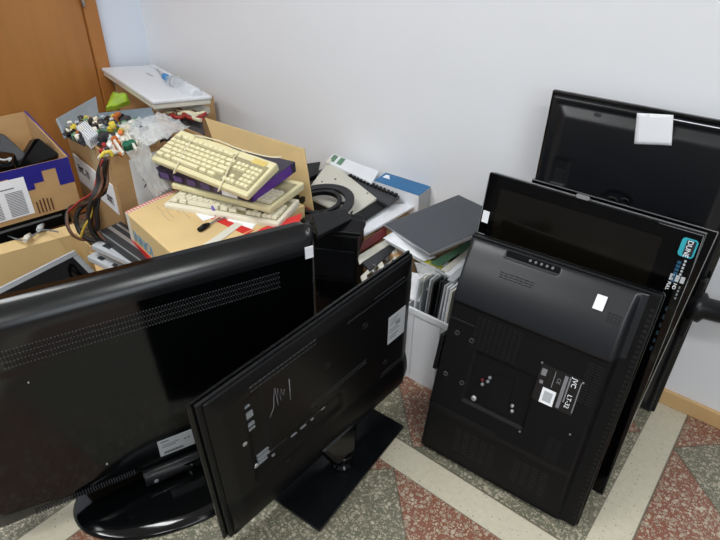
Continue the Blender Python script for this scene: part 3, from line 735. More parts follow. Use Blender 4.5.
# cable harness hanging from it
hz = thing('cable_harness', 'bundle of black, brown and yellow cables hanging from the tall box and looping', 'cables', at(105, 160, .76))
paths = [[(104, 158, .775), (100, 170, .74), (101, 182, .70), (95, 196, .66), (84, 203, .62), (70, 207, .58), (66, 218, .55), (69, 230, .52), (77, 238, .49), (92, 240, .47)],
         [(105, 158, .78), (102, 172, .73), (105, 180, .70), (103, 192, .66), (90, 200, .62), (78, 210, .58), (76, 224, .53), (84, 237, .49), (98, 241, .47)],
         [(106, 158, .78), (104, 170, .73), (99, 180, .70), (98, 195, .65), (96, 210, .60), (97, 225, .54), (93, 236, .49)],
         [(103, 158, .78), (98, 172, .73), (97, 184, .69), (92, 198, .65), (88, 212, .59), (90, 228, .53), (97, 238, .49), (108, 240, .47)],
         [(107, 158, .78), (106, 170, .73), (106, 184, .69), (100, 193, .66), (94, 205, .61), (94, 224, .54), (102, 238, .49), (118, 243, .47)],
         [(105, 158, .78), (102, 168, .74), (100, 180, .70), (96, 190, .67), (92, 200, .63), (91, 215, .58), (84, 228, .53), (80, 240, .48)]]
for k, (p, mm) in enumerate(zip(paths, ('brownc', 'cable', 'cable', 'cable', 'brownc', 'yelc'))):
    for j in range(2 if mm != 'yelc' else 1):
        obj('cable', MB().tube(smooth([at(x+j*1.3, y+.6*j, z) for x, y, z in p]), .0062 if mm == 'cable' else .0048, 7), M[['cable', mm][j % 2] if mm == 'brownc' else mm], hz, world=True)
obj('cable', MB().tube(smooth([at(103, 159, .78), at(97, 178, .71), at(93, 192, .665), at(80, 201, .62), at(68, 212, .57)]), .004, 7), M['redc'], hz, world=True)

# box F in the corner, carries the big white lid
Fb = [(-2.46, 1.56), (-2.46, 1.81), (-2.98, 1.83), (-2.97, 1.56)]
bF = open_box('open cardboard box in the room corner under the white panel', Fb, 0, [.66, .66, .68, .68], M['card'])
FL = frame(-3.03, 1.535, .748, -5.0, 94.2, -8.9)
lid = thing('white_plastic_cover', 'large flat white plastic panel lying on top of the pile in the corner', 'panel', FL)
obj('panel', MB().box(0, .775, -.012, .006, 0, .280), M['white'], lid, bevel=.006)
obj('skirt', MB().box(.006, .769, .006, .028, .006, .274), M['offw'], lid, bevel=.004)
obj('raised_edge', MB().box(.02, .42, -.020, -.0125, .245, .272), M['white'], lid, bevel=.004)
obj('print', MB().box(.20, .29, -.0127, -.0118, .165, .180), M['lgrey'], lid)
tag(obj('ivory_plastic_cover', MB().slab([at(152, 104, .70), at(205, 110, .675), at(210, 106, .69), at(170, 98, .70)], .035), M['offw'], bevel=.006), 'smaller off-white panel tucked under the right end of the large white one', 'panel')
bo = thing('plastic_bottle', 'clear empty bottle with a blue cap lying on the white panel by the wall', 'bottle', at(165, 75, .76))
ba, bb = at(164, 76, .775), at(196, 94, .760); ax = (bb-ba)
obj('body', MB().lathe([(.011, .03), (.013, .05), (.030, .09), (.031, .20), (.029, .215), (.031, .23), (.031, min(.34, ax.length)), (.02, min(.35, ax.length+.01))], ba, ax, 24), M['pet'], bo, world=True)
obj('cap', MB().lathe([(.012, 0), (.016, .004), (.016, .032), (.015, .034)], ba, ax, 20), M['wrapblue'], bo, world=True)
obj('label', MB().lathe([(.0318, .12), (.0318, .15)], ba, ax, 24), M['lgrey'], bo, world=True)
tag(obj('drinking_straw', MB().cyl(at(153, 64, .745), at(164, 79, .755), .003, 8), M['lgrey']), 'thin grey rod lying across the back corner of the white panel', 'rod')
tag(obj('plastic_packet', MB().sheet([at(106, 108, .715), at(130, 101, .70), at(126, 93, .72), at(112, 92, .72)], .02, .004, 6, seed=2), M['lime']), 'lime green and yellow plastic packet under the edge of the white panel', 'packet')
# tangled pale cables and dark flat thing in front
tg = thing('cable_tangle', 'tangle of beige and brown cables under the right end of the white panel', 'cables', at(180, 115, .66))
rnd = random.Random(11)
for k in range(7):
    p = [at(163+rnd.uniform(0, 8)+i*7.5, 108+rnd.uniform(0, 9)+i*.7, .675+rnd.uniform(0, .015)) for i in range(6)]
    obj('cable', MB().tube(smooth(p, 4), .006 if k % 2 else .009, 7), M[('whitec', 'offw', 'redc', 'brownc')[k % 4]], tg, world=True)
tag(obj('dark_cloth', MB().sheet([at(160, 140, .635), at(205, 134, .625), at(202, 120, .64), at(168, 116, .66)], .012, .005, 10, seed=8), mat('dark_cloth', (74, 70, 72), .9, noise=.3, nscale=40)), 'dark grey crumpled cloth in front of the cable tangle', 'cloth')

# ------------------------------------------------------------------ carton with red print carrying the keyboards
Db = [(-1.732, .847), (-1.312, .775), (-1.30, 1.29), (-1.79, 1.365)]
closed_box('cardboard_box', 'brown cardboard box at the bottom under the carton with blue lettering', [(-1.70, .88), (-1.32, .82), (-1.31, 1.27), (-1.74, 1.33)], 0, .422, M['card'])
bD = thing('cardboard_box', 'pale cardboard carton with blue lettering and red band, carrying the keyboards', 'box', (-1.53, 1.07, .425))
obj('carton', MB().hexa([(p[0], p[1], .425) for p in Db]+[(p[0], p[1], .60) for p in Db]), M['card2'], bD, world=True, bevel=.003)
nD = (-.17, -1); zb, zt = .425, .60
lt = text('INNOL', vert_mtx(Db[0], Db[1], .09, .507, nD, .001), .058, M['blue'], bD, world=True, sx=.95)
text('it', vert_mtx(Db[0], Db[1], .64, .505, nD, .001), .058, mat('pale_blue_print', (140, 184, 196), .6), bD, world=True, sx=.95)
obj('red_band', plate_on(Db[0], Db[1], zb, zt, nD, 0, 1, .05, .40, MB(), .0015), M['red'], bD, world=True)
obj('edge_tape', plate_on(Db[0], Db[1], zb, zt, nD, 0, .07, .1, 1, MB(), .001), M['offw'], bD, world=True)
def onD(u, v, z=.601):
    a = Vector((Db[0][0], Db[0][1])).lerp(Vector(Db[1]), u); b = Vector(Db[3]).lerp(Vector(Db[2]), u); p = a.lerp(b, v); return Vector((p.x, p.y, z))
def patch(u0_, u1_, v0, v1, z=.6015, th=.001):
    return MB().slab([onD(u0_, v0, z), onD(u1_, v0, z), onD(u1_, v1, z), onD(u0_, v1, z)], th)
pm = MB()
for i in range(22): pm.slab([onD(0, i*.025, .6016), onD(.045, i*.025+.006, .6016), onD(.045, i*.025+.018, .6016), onD(0, i*.025+.012, .6016)], .001)
obj('red_print', pm, M['pinkred'], bD, world=True)
obj('edge_tape', patch(0, .048, 0, .55, .6008, .0006), M['offw'], bD, world=True)
obj('red_stripe', MB().slab([at(186, 207, .6012), at(190, 204, .6012), at(254, 230, .6012), at(246, 235, .6012)], .001), M['red'], bD, world=True)
pm = MB().slab([at(191, 209, .602), at(214, 212, .602), at(218, 216, .602), at(203, 221, .602)], .0008).slab([at(227, 220, .602), at(231, 217, .602), at(256, 224, .602), at(252, 229, .602)], .0008)
obj('shipping_label', pm, M['paper'], bD, world=True, label='white labels on the top')
pm = MB()
for i in range(9):
    u = .22+random.uniform(0, .3); v = .18+i*.02; pm.slab([onD(u-.1, v, .6012), onD(u+.05, v-.006, .6012), onD(u+.05, v, .6012), onD(u-.1, v+.006, .6012)], .0006)
obj('faded_print', pm, mat('faded_print', (186, 166, 130), .8), bD, world=True)
# right-hand flap with red lettering and the tall rear flap
rf = obj('flap', MB().slab([(-1.308, .78, .602), (-1.22, .86, .575), (-1.22, 1.18, .575), (-1.30, 1.19, .602)], .004), M['card2'], bD, world=True)
fq = [at(236, 246, .60), at(300, 222, .60), at(302, 214, .60), at(262, 229, .60)]
obj('red_print', MB().slab([a+Vector((0, 0, .004)) for a in fq], .001), M['red'], bD, world=True)
text('FRAGILE', Matrix.Translation(at(247, 241, .6065)) @ Matrix.Rotation(math.atan2((fq[1]-fq[0]).y, (fq[1]-fq[0]).x), 4, 'Z'), .034, M['pinkred'], bD, world=True)
obj('edge_tape', MB().slab([at(178, 262, .6025), at(186, 266, .6025), at(243, 224, .6025), at(236, 222, .6025)], .0008), M['offw'], bD, world=True)
tf = [Vector((-1.79, 1.362, .60)), Vector((-1.31, 1.30, .585))]
fl = [at(205, 118, .755), at(304, 149, .735), at(317, 236, .43), at(222, 165, .58)]
mb = MB(); q = fl; nn = (q[1]-q[0]).cross(q[3]-q[0]).normalized()*.005
mb.hexa([q[0], q[1], q[2], q[3], q[0]+nn, q[1]+nn, q[2]+nn, q[3]+nn])
obj('flap', mb, M['card2'], bD, world=True, label='tall flap standing up behind the keyboards')
def lerp4(q, u, v): return (q[0]*(1-u)+q[1]*u)*(1-v)+(q[3]*(1-u)+q[2]*u)*v
pm = MB()
for i in range(6):
    v = .70+i*.05; a, b, c, d = lerp4(fl, .93, v), lerp4(fl, 1, v+.01), lerp4(fl, 1, v+.035), lerp4(fl, .93, v+.025)
    n2 = -nn.normalized()*.0012; pm.hexa([a, b, c, d, a+n2, b+n2, c+n2, d+n2])
obj('red_print', pm, M['pinkred'], bD, world=True)

# keyboards
def keyboard(name_label, F, base_m, key_m, L=.46, D=.165, group=None, kbd_h=.022):
    t = thing('keyboard', name_label, 'keyboard', F, group)
    # local: x along length, z up the panel (away from the user), y into the pile
    mb = MB().hexa([(0, 0, 0), (L, 0, 0), (L, kbd_h, 0), (0, kbd_h, 0), (0, -.004, D), (L, -.004, D), (L, kbd_h+.004, D), (0, kbd_h+.004, D)])
    obj('case', mb, base_m, t, bevel=.006)
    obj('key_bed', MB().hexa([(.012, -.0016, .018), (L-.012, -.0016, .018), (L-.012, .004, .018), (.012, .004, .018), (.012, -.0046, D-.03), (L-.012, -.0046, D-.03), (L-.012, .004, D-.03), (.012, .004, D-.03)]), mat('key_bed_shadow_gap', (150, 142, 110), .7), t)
    kw = .0182
    meshes = {}
    def keyobj(x, z, w):
        k = round(w, 4)
        yb = -.001-.003*z/D
        if k not in meshes:
            m_ = MB().hexa([(.0008, -.0095, .0008+.002), (w-.0008, -.0095, .0008+.002), (w-.0008, .002, 0), (.0008, .002, 0), (.003, -.0095, .0145), (w-.003, -.0095, .0145), (w-.0008, .002, .0168), (.0008, .002, .0168)])
            o = obj('key', m_, key_m, t); meshes[k] = o.data
        else:
            o = bpy.data.objects.new('key', meshes[k]); COL.objects.link(o); o.parent = t
        o.location = (x, yb, z)
    rows = [(.0215, [(0, .024), (.030, .022), (.057, .098), (.160, .022), (.187, .024)]),
            (.0400, [(0, .040)]+[(.042+i*kw, kw) for i in range(8)]+[(.190, .042)]),
            (.0585, [(0, .030)]+[(.032+i*kw, kw) for i in range(9)]+[(.197, .035)]),
            (.0770, [(0, .026)]+[(.028+i*kw, kw) for i in range(10)]+[(.212, .020)]),
            (.0955, [(i*kw, kw) for i in range(11)]+[(.202, .030)]),
            (.1200, [(0, kw)]+[(.030+i*kw, kw) for i in range(10)])]
    s = (L-.15)/.234
    for z, ks in rows:
        for x, w in ks: keyobj(.014+x*s, z, w*s*.98)
    for z, n in ((.0215, 3), (.0400, 1), (.0770, 3), (.0955, 3)):
        for i in range(n): keyobj(L-.130+(i if n == 3 else 1)*kw, z, kw)
    for z in (.0215, .0400, .0585, .0770, .0955):
        for i in range(3): keyobj(L-.070+i*kw, z, kw)
    return t
FK = frame(-1.776, 1.003, .739, 8.1, 68, -4.5)
k1 = keyboard('yellowed beige keyboard on top of the stack with its cable wound around it', FK, M['beige'], M['key'], .475, .162)
obj('badge', MB().box(.385, .445, -.0052, -.004, .128, .150), mat('yellowed_badge', (214, 190, 110), .4), k1)
for x0 in (.115, .335):
    pts = []
    for i in range(25):
        a = 2*math.pi*i/24
        pts.append((x0+.010*math.sin(a*2)-.05*math.cos(a)*.4, .011+.024*math.sin(a), .078+.092*math.cos(a)))
    obj('cable', MB().tube(pts, .0026, 7), M['whitec'], k1)
obj('cable', MB().tube(smooth([(.09, -.014, .15), (.20, -.013, .162), (.32, -.013, .158), (.43, -.010, .17), (.47, -.004, .19)]), .0026, 7), M['whitec'], k1)
FP = frame(-1.766, 1.011, .703, 8.95, 86.8, 2.38)
pbx = thing('flat_carton', 'flat black and purple product carton between the keyboards', 'box', FP)
obj('carton', MB().box(0, .424, 0, .040, 0, .265), M['purplek'], pbx, bevel=.002)
obj('side_panel', MB().box(.4242, .4255, .002, .038, .004, .235), M['purple'], pbx)
obj('front_panel', MB().box(.40, .423, .001, .037, -.0022, -.0008), M['purplek'], pbx)
pm = MB()
for i in range(5): obj('picture', MB().box(.02+i*.062, .06+i*.062, .012, .034, -.0022, -.0008), M['lilac'], pbx)
obj('label', MB().box(.30, .365, .016, .037, -.0030, -.0022), M['paper'], pbx, label='white barcode label')
def flatF(x, y, z, yaw, tilt): return frame(x, y, z, yaw, 90-tilt)
k2 = keyboard('cream keyboard at the bottom of the stack, lying on the carton lid', flatF(-1.655, .950, .618, 21, 1.5), mat('cream_plastic', (226, 220, 200), .45, noise=.04), M['cream'], .44, .18)
k3 = keyboard('pale beige keyboard just above the bottom one, jutting out to the right', flatF(-1.70, 1.02, .658, 13, 1.0), M['beige'], M['cream'], .425, .22)
# plug and small strip lying on the carton
uc = thing('usb_cable', 'cream cable ending in a black plug lying on the carton', 'cable', at(202, 227, .606))
obj('cord', MB().tube(smooth([at(240, 203, .625), at(228, 212, .610), at(215, 219, .606), at(208, 224, .606)]), .0032, 7), M['whitec'], uc, world=True)
obj('cord', MB().tube(smooth([at(244, 206, .625), at(230, 215, .610), at(216, 221, .606), at(208, 225, .606)]), .0022, 7), M['grey'], uc, world=True)
obj('plug', MB().tube([at(209, 224, .609), at(205, 226, .609), at(199, 230, .609)], [.006, .010, .008], 8), M['blk'], uc, world=True)
tag(obj('audio_plug', MB().tube([at(212, 206, .628), at(215, 213, .610), at(216, 216, .606)], [.004, .008, .003], 8), mat('violet_plastic', (110, 96, 170), .5)), 'small violet plug beside the white label on the carton', 'plug')

# ------------------------------------------------------------------ drives and strips lying between the boxes
def bar(name, label, cat, p0, p1, w, h, m, parts=None):
    p0, p1 = Vector(p0), Vector(p1); X = (p1-p0).normalized(); N = Vector((0, 0, 1)).cross(X).normalized(); Z = X.cross(N)
    F = Matrix((X, N, Z)).transposed().to_4x4(); F.translation = p0; L = (p1-p0).length
    t = thing(name, label, cat, F)
    obj('case', MB().box(0, L, -w/2, w/2, 0, h), m, t, bevel=.002)
    for nm, a, b, c, d, mm in (parts or []):
        obj(nm, MB().box(a*L, b*L, c*w, d*w, h, h+.0015), mm, t)
    return t
bar('optical_drive', 'long dark drive with silver stripes lying beside the carton with blue lettering', 'drive', at(110, 233, .475), at(166, 272, .43), .10, .03, M['dark'], [('silver_stripe', .02, .98, -.10, .05, M['silver']), ('silver_stripe', .02, .98, .25, .33, M['silver']), ('silver_stripe', .02, .98, -.45, -.40, M['steel'])])
bar('metal_bracket', 'light grey metal bracket with slots beside the long dark drive', 'metal part', at(98, 246, .455), at(145, 268, .42), .055, .02, M['lgrey'], [('slot', .15, .3, -.2, .1, M['dark']), ('slot', .45, .55, -.1, .25, M['dark']), ('slot', .7, .85, -.25, 0, M['dark'])])
bar('metal_bracket', 'narrow pale bracket lying lowest beside the low box monitor', 'metal part', at(92, 258, .41), at(128, 276, .38), .04, .02, M['lgrey'], [('slot', .2, .35, -.2, .2, M['dark']), ('slot', .6, .7, -.2, .2, M['dark'])])
bar('drive_rail', 'thin black rail between the drive and the carton with blue lettering', 'rail', at(128, 232, .47), at(176, 264, .44), .03, .02, M['blk'], [('edge', .05, .95, .2, .4, M['grey'])])
for px, py, z, mm, lb_ in ((43, 224, .462, 'lgrey', 'pale plug on the flat black slab below the printed list'), (30, 234, .452, 'offw', 'cream plug on the flat black slab at the far left')):
    p = at(px, py, z); tag(obj('cable_plug', MB().tube([p, p+Vector((.02, -.02, .0)), p+Vector((.035, -.035, 0))], [.006, .012, .008], 8), M[mm]), lb_, 'plug')
tag(obj('grey_cable', MB().tube(smooth([at(8, 236, .447), at(22, 240, .447), at(32, 236, .45), at(44, 230, .455), at(58, 232, .46)]), .003, 7), M['grey']), 'thin grey cable in front of the flat black slab', 'cable')
p = at(66, 272, .41)
tag(obj('white_card', MB().slab([at(64, 278, .34), at(82, 275, .34), at(84, 284, .335), at(66, 288, .335)], .004), M['paper']), 'small white card sticking up in front of the box monitor', 'card')

# ------------------------------------------------------------------ middle: tower, rings, panels
tw = [(-1.235, 1.222), (-1.07, 1.31), (-1.13, 1.42), (-1.26, 1.35)]
tower = thing('computer_case', 'black computer case standing behind the right end of the large left television', 'computer', (-1.165, 1.33, 0))
obj('case', MB().hexa([(p[0], p[1], 0) for p in tw]+[(tw[0][0], tw[0][1], .545), (tw[1][0], tw[1][1], .545), (tw[2][0], tw[2][1], .57), (tw[3][0], tw[3][1], .57)]), M['blk'], tower, world=True, bevel=.006)
fx = [Vector((tw[0][0], tw[0][1], 0)), Vector((tw[1][0], tw[1][1], 0))]
pm = MB(); plate_on(fx[0], fx[1], 0, .54, (.5, -.87), .06, .94, .70, .90, pm, .006)
obj('drive_bay', pm, M['satin'], tower, world=True, bevel=.002)
pm = MB(); plate_on(fx[0], fx[1], 0, .54, (.5, -.87), .10, .90, .06, .66, pm, .004)
obj('front_panel', pm, M['gloss'], tower, world=True)
obj('ledge', MB().slab([(-1.206, 1.235, .560), (-1.06, 1.312, .560), (-1.075, 1.36, .585), (-1.24, 1.30, .60)], .018), M['satin'], tower, world=True, bevel=.004)
# support box behind
closed_box('cardboard_box', 'brown cardboard box at the bottom behind the black computer case, against the wall', [(-1.72, 1.44), (-.93, 1.44), (-.93, 1.82), (-1.72, 1.82)], 0, .44, M['card'])
closed_box('plastic_tray', 'dark plastic tray on the wall-side brown box under the off-white monitor shell', [(-1.66, 1.48), (-1.34, 1.48), (-1.34, 1.80), (-1.66, 1.80)], .441, .49, M['dark'], 'tray')
# beige rear shell with the black ring
shell = thing('ivory_shell', 'off-white monitor shell with a screw hole plate lying on the pile by the wall', 'panel', at(340, 185, .585))
q = [at(304, 194, .525), at(329, 160, .555), at(377, 198, .520), at(350, 217, .505)]
obj('plate', MB().slab(q, .014), mat('ivory_plastic', (204, 202, 190), .45, noise=.1, nscale=9), shell, world=True, bevel=.004)
obj('rib', MB().slab([a+Vector((0, 0, .012)) for a in (q[0].lerp(q[1], .86), q[1], q[1].lerp(q[2], .06), q[0].lerp(q[1], .86)+(q[2]-q[1])*.05)], .012), M['offw'], shell, world=True)
obj('screw_holes', MB().cyl(lerp4(q, .45, .14)-Vector((0, 0, .003)), lerp4(q, .45, .14)+Vector((0, 0, .0015)), .004, 8).cyl(lerp4(q, .70, .30)-Vector((0, 0, .003)), lerp4(q, .70, .30)+Vector((0, 0, .0015)), .005, 8).cyl(lerp4(q, .93, .85)-Vector((0, 0, .003)), lerp4(q, .93, .85)+Vector((0, 0, .0015)), .004, 8), M['dark'], shell, world=True)
rg = thing('stand_ring', 'black oval ring stand base lying on the off-white shell', 'stand', at(325, 200, .615))
c = at(320, 204, .548); X = (at(345, 210, .548)-c); Y = (at(312, 183, .555)-c)
X = X.normalized()*.125; Y = (Y-X.normalized()*Y.dot(X.normalized())).normalized()*.15
def ellring(r0_, r1_, z0, z1, n=40):
    mb = MB(); vs = []
    for k in range(n):
        a = 2*math.pi*k/n; d0 = X*math.cos(a)+Y*math.sin(a)
        vs.append([mb.bm.verts.new(c+d0*rr+Vector((0, 0, zz))) for rr, zz in ((r0_, z0), (r1_, z0), (r1_, z1), (r0_, z1))])
    for k in range(n):
        A_, B_ = vs[k], vs[(k+1) % n]
        for i in range(4): f = mb.bm.faces.new([A_[i], A_[(i+1) % 4], B_[(i+1) % 4], B_[i]])
    return mb
obj('outer_ring', ellring(.74, 1.0, 0, .012), M['satin'], rg, world=True)
obj('inner_ring', ellring(.52, .64, -.002, .014), M['blk'], rg, world=True)
sk = MB()
for k in range(5):
    a = R(20+72*k); d0 = (X*math.cos(a)+Y*math.sin(a)); s_ = Vector((-d0.y, d0.x, 0)).normalized()*.006
    sk.slab([c+d0*.5-s_+Vector((0, 0, .010)), c+d0*.5+s_+Vector((0, 0, .010)), c+d0*.8+s_+Vector((0, 0, .010)), c+d0*.8-s_+Vector((0, 0, .010))], .008)
obj('spokes', sk, M['blk'], rg, world=True)
tag(obj('coiled_cable', MB().tube([at(322+20*math.cos(a/3)*(1-.02*a/3), 219+5*math.sin(a/3), .545+.002*(a % 5)) for a in range(0, 56)], .006, 7), M['cable']), 'black cable coiled beside the carton flap below the oval ring', 'cable')
tag(obj('laptop_lid', MB().slab([at(318, 236, .585), at(352, 219, .59), at(346, 208, .605), at(312, 214, .61)], .018), M['satin'], bevel=.003), 'black plastic cover lying on top of the black computer case', 'cover')
tag(obj('black_adapter', MB().slab([at(306, 163, .56), at(321, 161, .545), at(318, 174, .54), at(306, 178, .55)], .03), M['blk'], bevel=.006), 'small black device between the carton flap and the wall', 'device')
# serrated black bezel
bz = thing('toothed_surround', 'dark monitor bezel with a toothed edge lying beside the off-white shell', 'bezel', at(375, 195, .56))
q2 = [at(338, 179, .535), at(349, 174, .54), at(400, 196, .515), at(388, 205, .512)]
obj('frame', MB().slab(q2, .014), M['dark'], bz, world=True, bevel=.002)
q3 = [at(350, 212, .51), at(376, 195, .515), at(389, 204, .50), at(356, 226, .495)]
obj('plate', MB().slab(q3, .012), M['blk'], bz, world=True, bevel=.002)
tm = MB()
for k in range(13):
    a = q2[1].lerp(q2[2], .04+k*.073); d = (q2[3]-q2[2]).normalized()*.02; w = (q2[2]-q2[1]).normalized()*.012
    tm.slab([a+Vector((0, 0, .007)), a+w+Vector((0, 0, .007)), a+w+d+Vector((0, 0, .007)), a+d+Vector((0, 0, .007))], .007)
obj('teeth', tm, M['blk'], bz, world=True)
# long white carton along the wall, with green print
lw = thing('white_carton', 'long white carton with green print lying along the wall behind the bezel', 'box', at(352, 168, .575))
q4 = [at(326, 161, .560), at(333, 153.5, .565), at(379, 171, .545), at(372, 183, .54)]
obj('carton', MB().slab(q4, .045), M['white'], lw, world=True, bevel=.002)
pm = MB()
for u in (.04, .20): pm.slab([lerp4([q4[1], q4[2], q4[3], q4[0]], a, b)+Vector((0, 0, .001)) for a, b in ((u, .1), (u+.10, .1), (u+.10, .8), (u, .8))], .001)
obj('green_print', pm, M['green'], lw, world=True)
# blue and white box
bl = thing('white_carton', 'white carton with a blue top edge beside the long white one', 'box', at(400, 190, .46))
z1 = .53
t4 = [at(374, 181, z1), at(386, 173, z1+.01), at(431, 187, z1), at(419, 196, z1)]
n4 = [at(360, 232, .47), at(420, 219, .45)]
obj('carton', MB().hexa([t4[0]-Vector((0, 0, .10)), t4[3]-Vector((0, 0, .10)), t4[2]-Vector((0, 0, .10)), t4[1]-Vector((0, 0, .10)), t4[0], t4[3], t4[2], t4[1]]), M['white'], bl, world=True, bevel=.002)
obj('blue_top', MB().slab([a+Vector((0, 0, .002)) for a in t4], .0015), M['bluebox'], bl, world=True)
a, b = t4[3], t4[2]
obj('side_panel', plate_on(a, b, .445, .53, (1, -.3), 0, 1, 0, 1, MB(), .001), M['lgrey'], bl, world=True)
obj('print', MB().slab([lerp4([t4[1], t4[2], t4[3], t4[0]], u, v)+Vector((0, 0, .0035)) for u, v in ((.06, .2), (.22, .2), (.22, .5), (.06, .5))], .001), M['paper'], bl, world=True)
# white sheets, dark red slab, ivory frames, metal bits in front of the wall boxes
def slab_thing(name, label, cat, q, th, m, bevel=.002): return tag(obj(name, MB().slab(q, th), m, bevel=bevel), label, cat)
slab_thing('white_board', 'white panel sloping between the bezel and the grey screen panel', 'panel', [at(354, 240, .475), at(385, 223, .49), at(421, 202, .475), at(372, 206, .485)], .010, M['white'])
slab_thing('red_carton', 'thin dark red carton under the white sloping panel', 'box', [at(356, 246, .47), at(386, 226, .485), at(387, 235, .465), at(358, 254, .455)], .02, M['dred'])
slab_thing('beige_strip', 'grey-beige plastic strip below the dark red carton', 'plastic part', [at(357, 256, .455), at(388, 238, .46), at(390, 244, .45), at(360, 264, .445)], .008, M['offw'])
slab_thing('black_carton', 'thin black case with a pale edge below the beige strip', 'case', [at(362, 262, .45), at(392, 243, .452), at(396, 248, .447), at(370, 270, .442)], .01, M['dark'])
fr = thing('ivory_window_piece', 'ivory plastic piece with an open window leaning at the front of the heap', 'plastic part', at(372, 268, .43))
qf = [at(361, 276, .435), at(394, 245, .45), at(400, 256, .435), at(366, 290, .41)]
fm = MB()
fm.slab([lerp4(qf, a, b) for a, b in ((0, 0), (1, 0), (1, .25), (0, .25))], .008).slab([lerp4(qf, a, b) for a, b in ((0, .75), (1, .75), (1, 1), (0, 1))], .008)
for u in (0, .45, .88): fm.slab([lerp4(qf, a, b) for a, b in ((u, .25), (u+.12, .25), (u+.12, .75), (u, .75))], .008)
obj('frame', fm, M['offw'], fr, world=True)
ml = thing('metal_mechanism', 'silver metal drive mechanism in front of the ivory frame', 'metal part', at(385, 262, .42))
for k, (x, y) in enumerate(((372, 272), (379, 265), (386, 258), (392, 266), (382, 276))):
    p = at(x, y, .415); obj('bracket', MB().lathe([(.012, 0), (.014, .01), (.006, .012), (.006, .03)], p, (random.uniform(-.4, .4), random.uniform(-.4, .4), 1), 14), M['silver' if k % 2 == 0 else 'dark'], ml, world=True)
obj('plate', MB().slab([at(362, 290, .39), at(390, 258, .41), at(403, 262, .41), at(380, 300, .38)], .01), M['steel'], ml, world=True)
# ------------------------------------------------------------------ white bin full of strips
bn = thing('plastic_bin', 'white plastic bin filled with upright strips, between the two televisions', 'bin', (-.72, 1.55, 0))
mb = MB(); cs = [(-.885, 1.352), (-.70, 1.352), (-.70, 1.74), (-.885, 1.74)]
for i in range(4): wall_quad(mb, cs[i], cs[(i+1) % 4], .325, .325, 0, .006, (-.79, 1.55))
mb.box(-.88, -.705, 1.357, 1.735, 0, .006)
obj('bin', mb, M['white'], bn, world=True, bevel=.002)
obj('rim', MB().box(-.892, -.695, 1.345, 1.352, .305, .328), M['white'], bn, world=True, bevel=.002)
obj('ribs', MB().box(-.85, -.845, 1.348, 1.352, .02, .30).box(-.74, -.735, 1.348, 1.352, .02, .30), M['white'], bn, world=True)
rnd = random.Random(21)
names = ['white', 'dark', 'silver', 'offw', 'lgrey', 'blk', 'steel', 'white', 'dark', 'lgrey']
proto = {}
colname = dict(white='white', dark='dark grey', silver='silver', offw='off-white', lgrey='light grey', blk='black', steel='steel grey')
ordn = ['first', 'second', 'third', 'fourth', 'fifth', 'sixth', 'seventh', 'eighth', 'ninth', 'tenth', 'eleventh', 'twelfth', 'thirteenth', 'fourteenth']
for row, cnt, rname in ((0, 13, 'front'), (1, 8, 'middle'), (2, 6, 'back')):
    for i in range(cnt):
        mm = names[(i*3+row*4) % 10]; x = -.874+i*(.150/cnt); y = 1.40+row*.10+rnd.uniform(-.012, .012)
        F = Matrix.Translation((x, y, .02)) @ Matrix.Rotation(R(3.2), 4, 'Y') @ Matrix.Rotation(R(rnd.uniform(-3, 1)), 4, 'X')
        if mm not in proto:
            o = obj('metal_strip', MB().box(0, .0055, -.03, .03, 0, .425).bm, M[mm]); proto[mm] = o
        else:
            o = proto[mm].copy(); COL.objects.link(o)
        o.matrix_world = F @ Matrix.Translation((.003, 0, 0))
        tag(o, colname[mm]+' upright strip, '+ordn[i]+' from the left in the '+rname+' row of the white bin', 'strip', 'strips standing in the white bin')
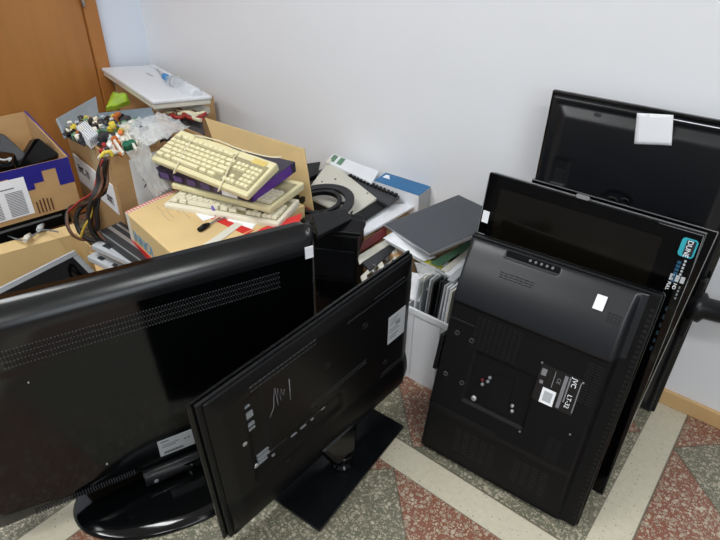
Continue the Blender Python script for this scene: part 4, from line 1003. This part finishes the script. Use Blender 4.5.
# layers on top of the bin
slab_thing('paper_stack', 'sheaf of white paper lying over the strips under the grey screen panel', 'paper', [at(386, 240, .487), at(424, 262, .470), at(440, 268, .463), at(402, 236, .492)], .010, M['paper'], 0)
tag(obj('paper_sheet', MB().sheet([at(383, 238, .499), at(424, 261, .480), at(436, 257, .485), at(398, 229, .502)], .0015, .001, 5, seed=6), M['paper']), 'white sheet sticking out under the left edge of the grey screen panel', 'paper')
slab_thing('light_guide', 'pale film-like strip edge crossing above the bin from left to right', 'strip', [at(408, 253, .474), at(455, 281, .448), at(460, 277, .452), at(412, 249, .478)], .006, M['lgrey'])
slab_thing('yellow_edged_film', 'thin yellow-edged film lying above the strips of the bin', 'film', [at(420, 260, .474), at(441, 269, .463), at(444, 266, .466), at(424, 257, .477)], .003, mat('yellow_film', (196, 190, 70), .4))
slab_thing('circuit_strip', 'narrow green circuit strip under the near corner of the grey screen panel', 'circuit board', [at(430, 262, .482), at(439, 266, .478), at(476, 243, .49), at(474, 238, .498)], .005, M['green'])
for k, (dx, dy, mm, s_) in enumerate(((10, 5, 'offw', 'off-white'), (14, 9, 'white', 'white'), (17, 15, 'lgrey', 'light grey'))):
    slab_thing('plastic_strip', s_+' slat lying beside the green circuit strip above the bin', 'slat', [at(432+dx*.9, 264+dy, .470-.006*k), at(438+dx*.9, 267+dy, .466-.006*k), at(474+dx*.3, 243+dy, .478-.006*k), at(470+dx*.3, 240+dy, .482-.006*k)], .007, M[mm])
tag(obj('plastic_bag', MB().sheet([at(424, 290, .40), at(452, 294, .39), at(458, 270, .455), at(414, 262, .475)], .001, .004, 10, seed=12), M['bag']), 'clear plastic bag draped over the strips of the white bin', 'bag')
tag(obj('white_bag', MB().sheet([at(410, 300, .345), at(420, 302, .345), at(424, 275, .42), at(412, 272, .42)], .002, .004, 8, seed=15), M['paper']), 'crumpled white wrapping at the left of the bin', 'wrapping')
# grey screen panel
FLp = frame(-1.113, 1.514, .497, -61.13, 78.85, 38.11)
lp = thing('bare_lcd_screen', 'bare grey screen panel with a metal rim lying on top of the bin', 'screen panel', FLp)
obj('screen', MB().box(.004, .307, -.001, .003, .004, .339), M['greyscr'], lp)
obj('rim', MB().box(0, .311, 0.0005, .009, 0, .004).box(0, .311, .0005, .009, .339, .343).box(0, .004, .0005, .009, .004, .339).box(.307, .311, .0005, .009, .004, .339), M['silver'], lp)
obj('back_plate', MB().box(.003, .308, .0095, .013, .003, .34), M['steel'], lp)
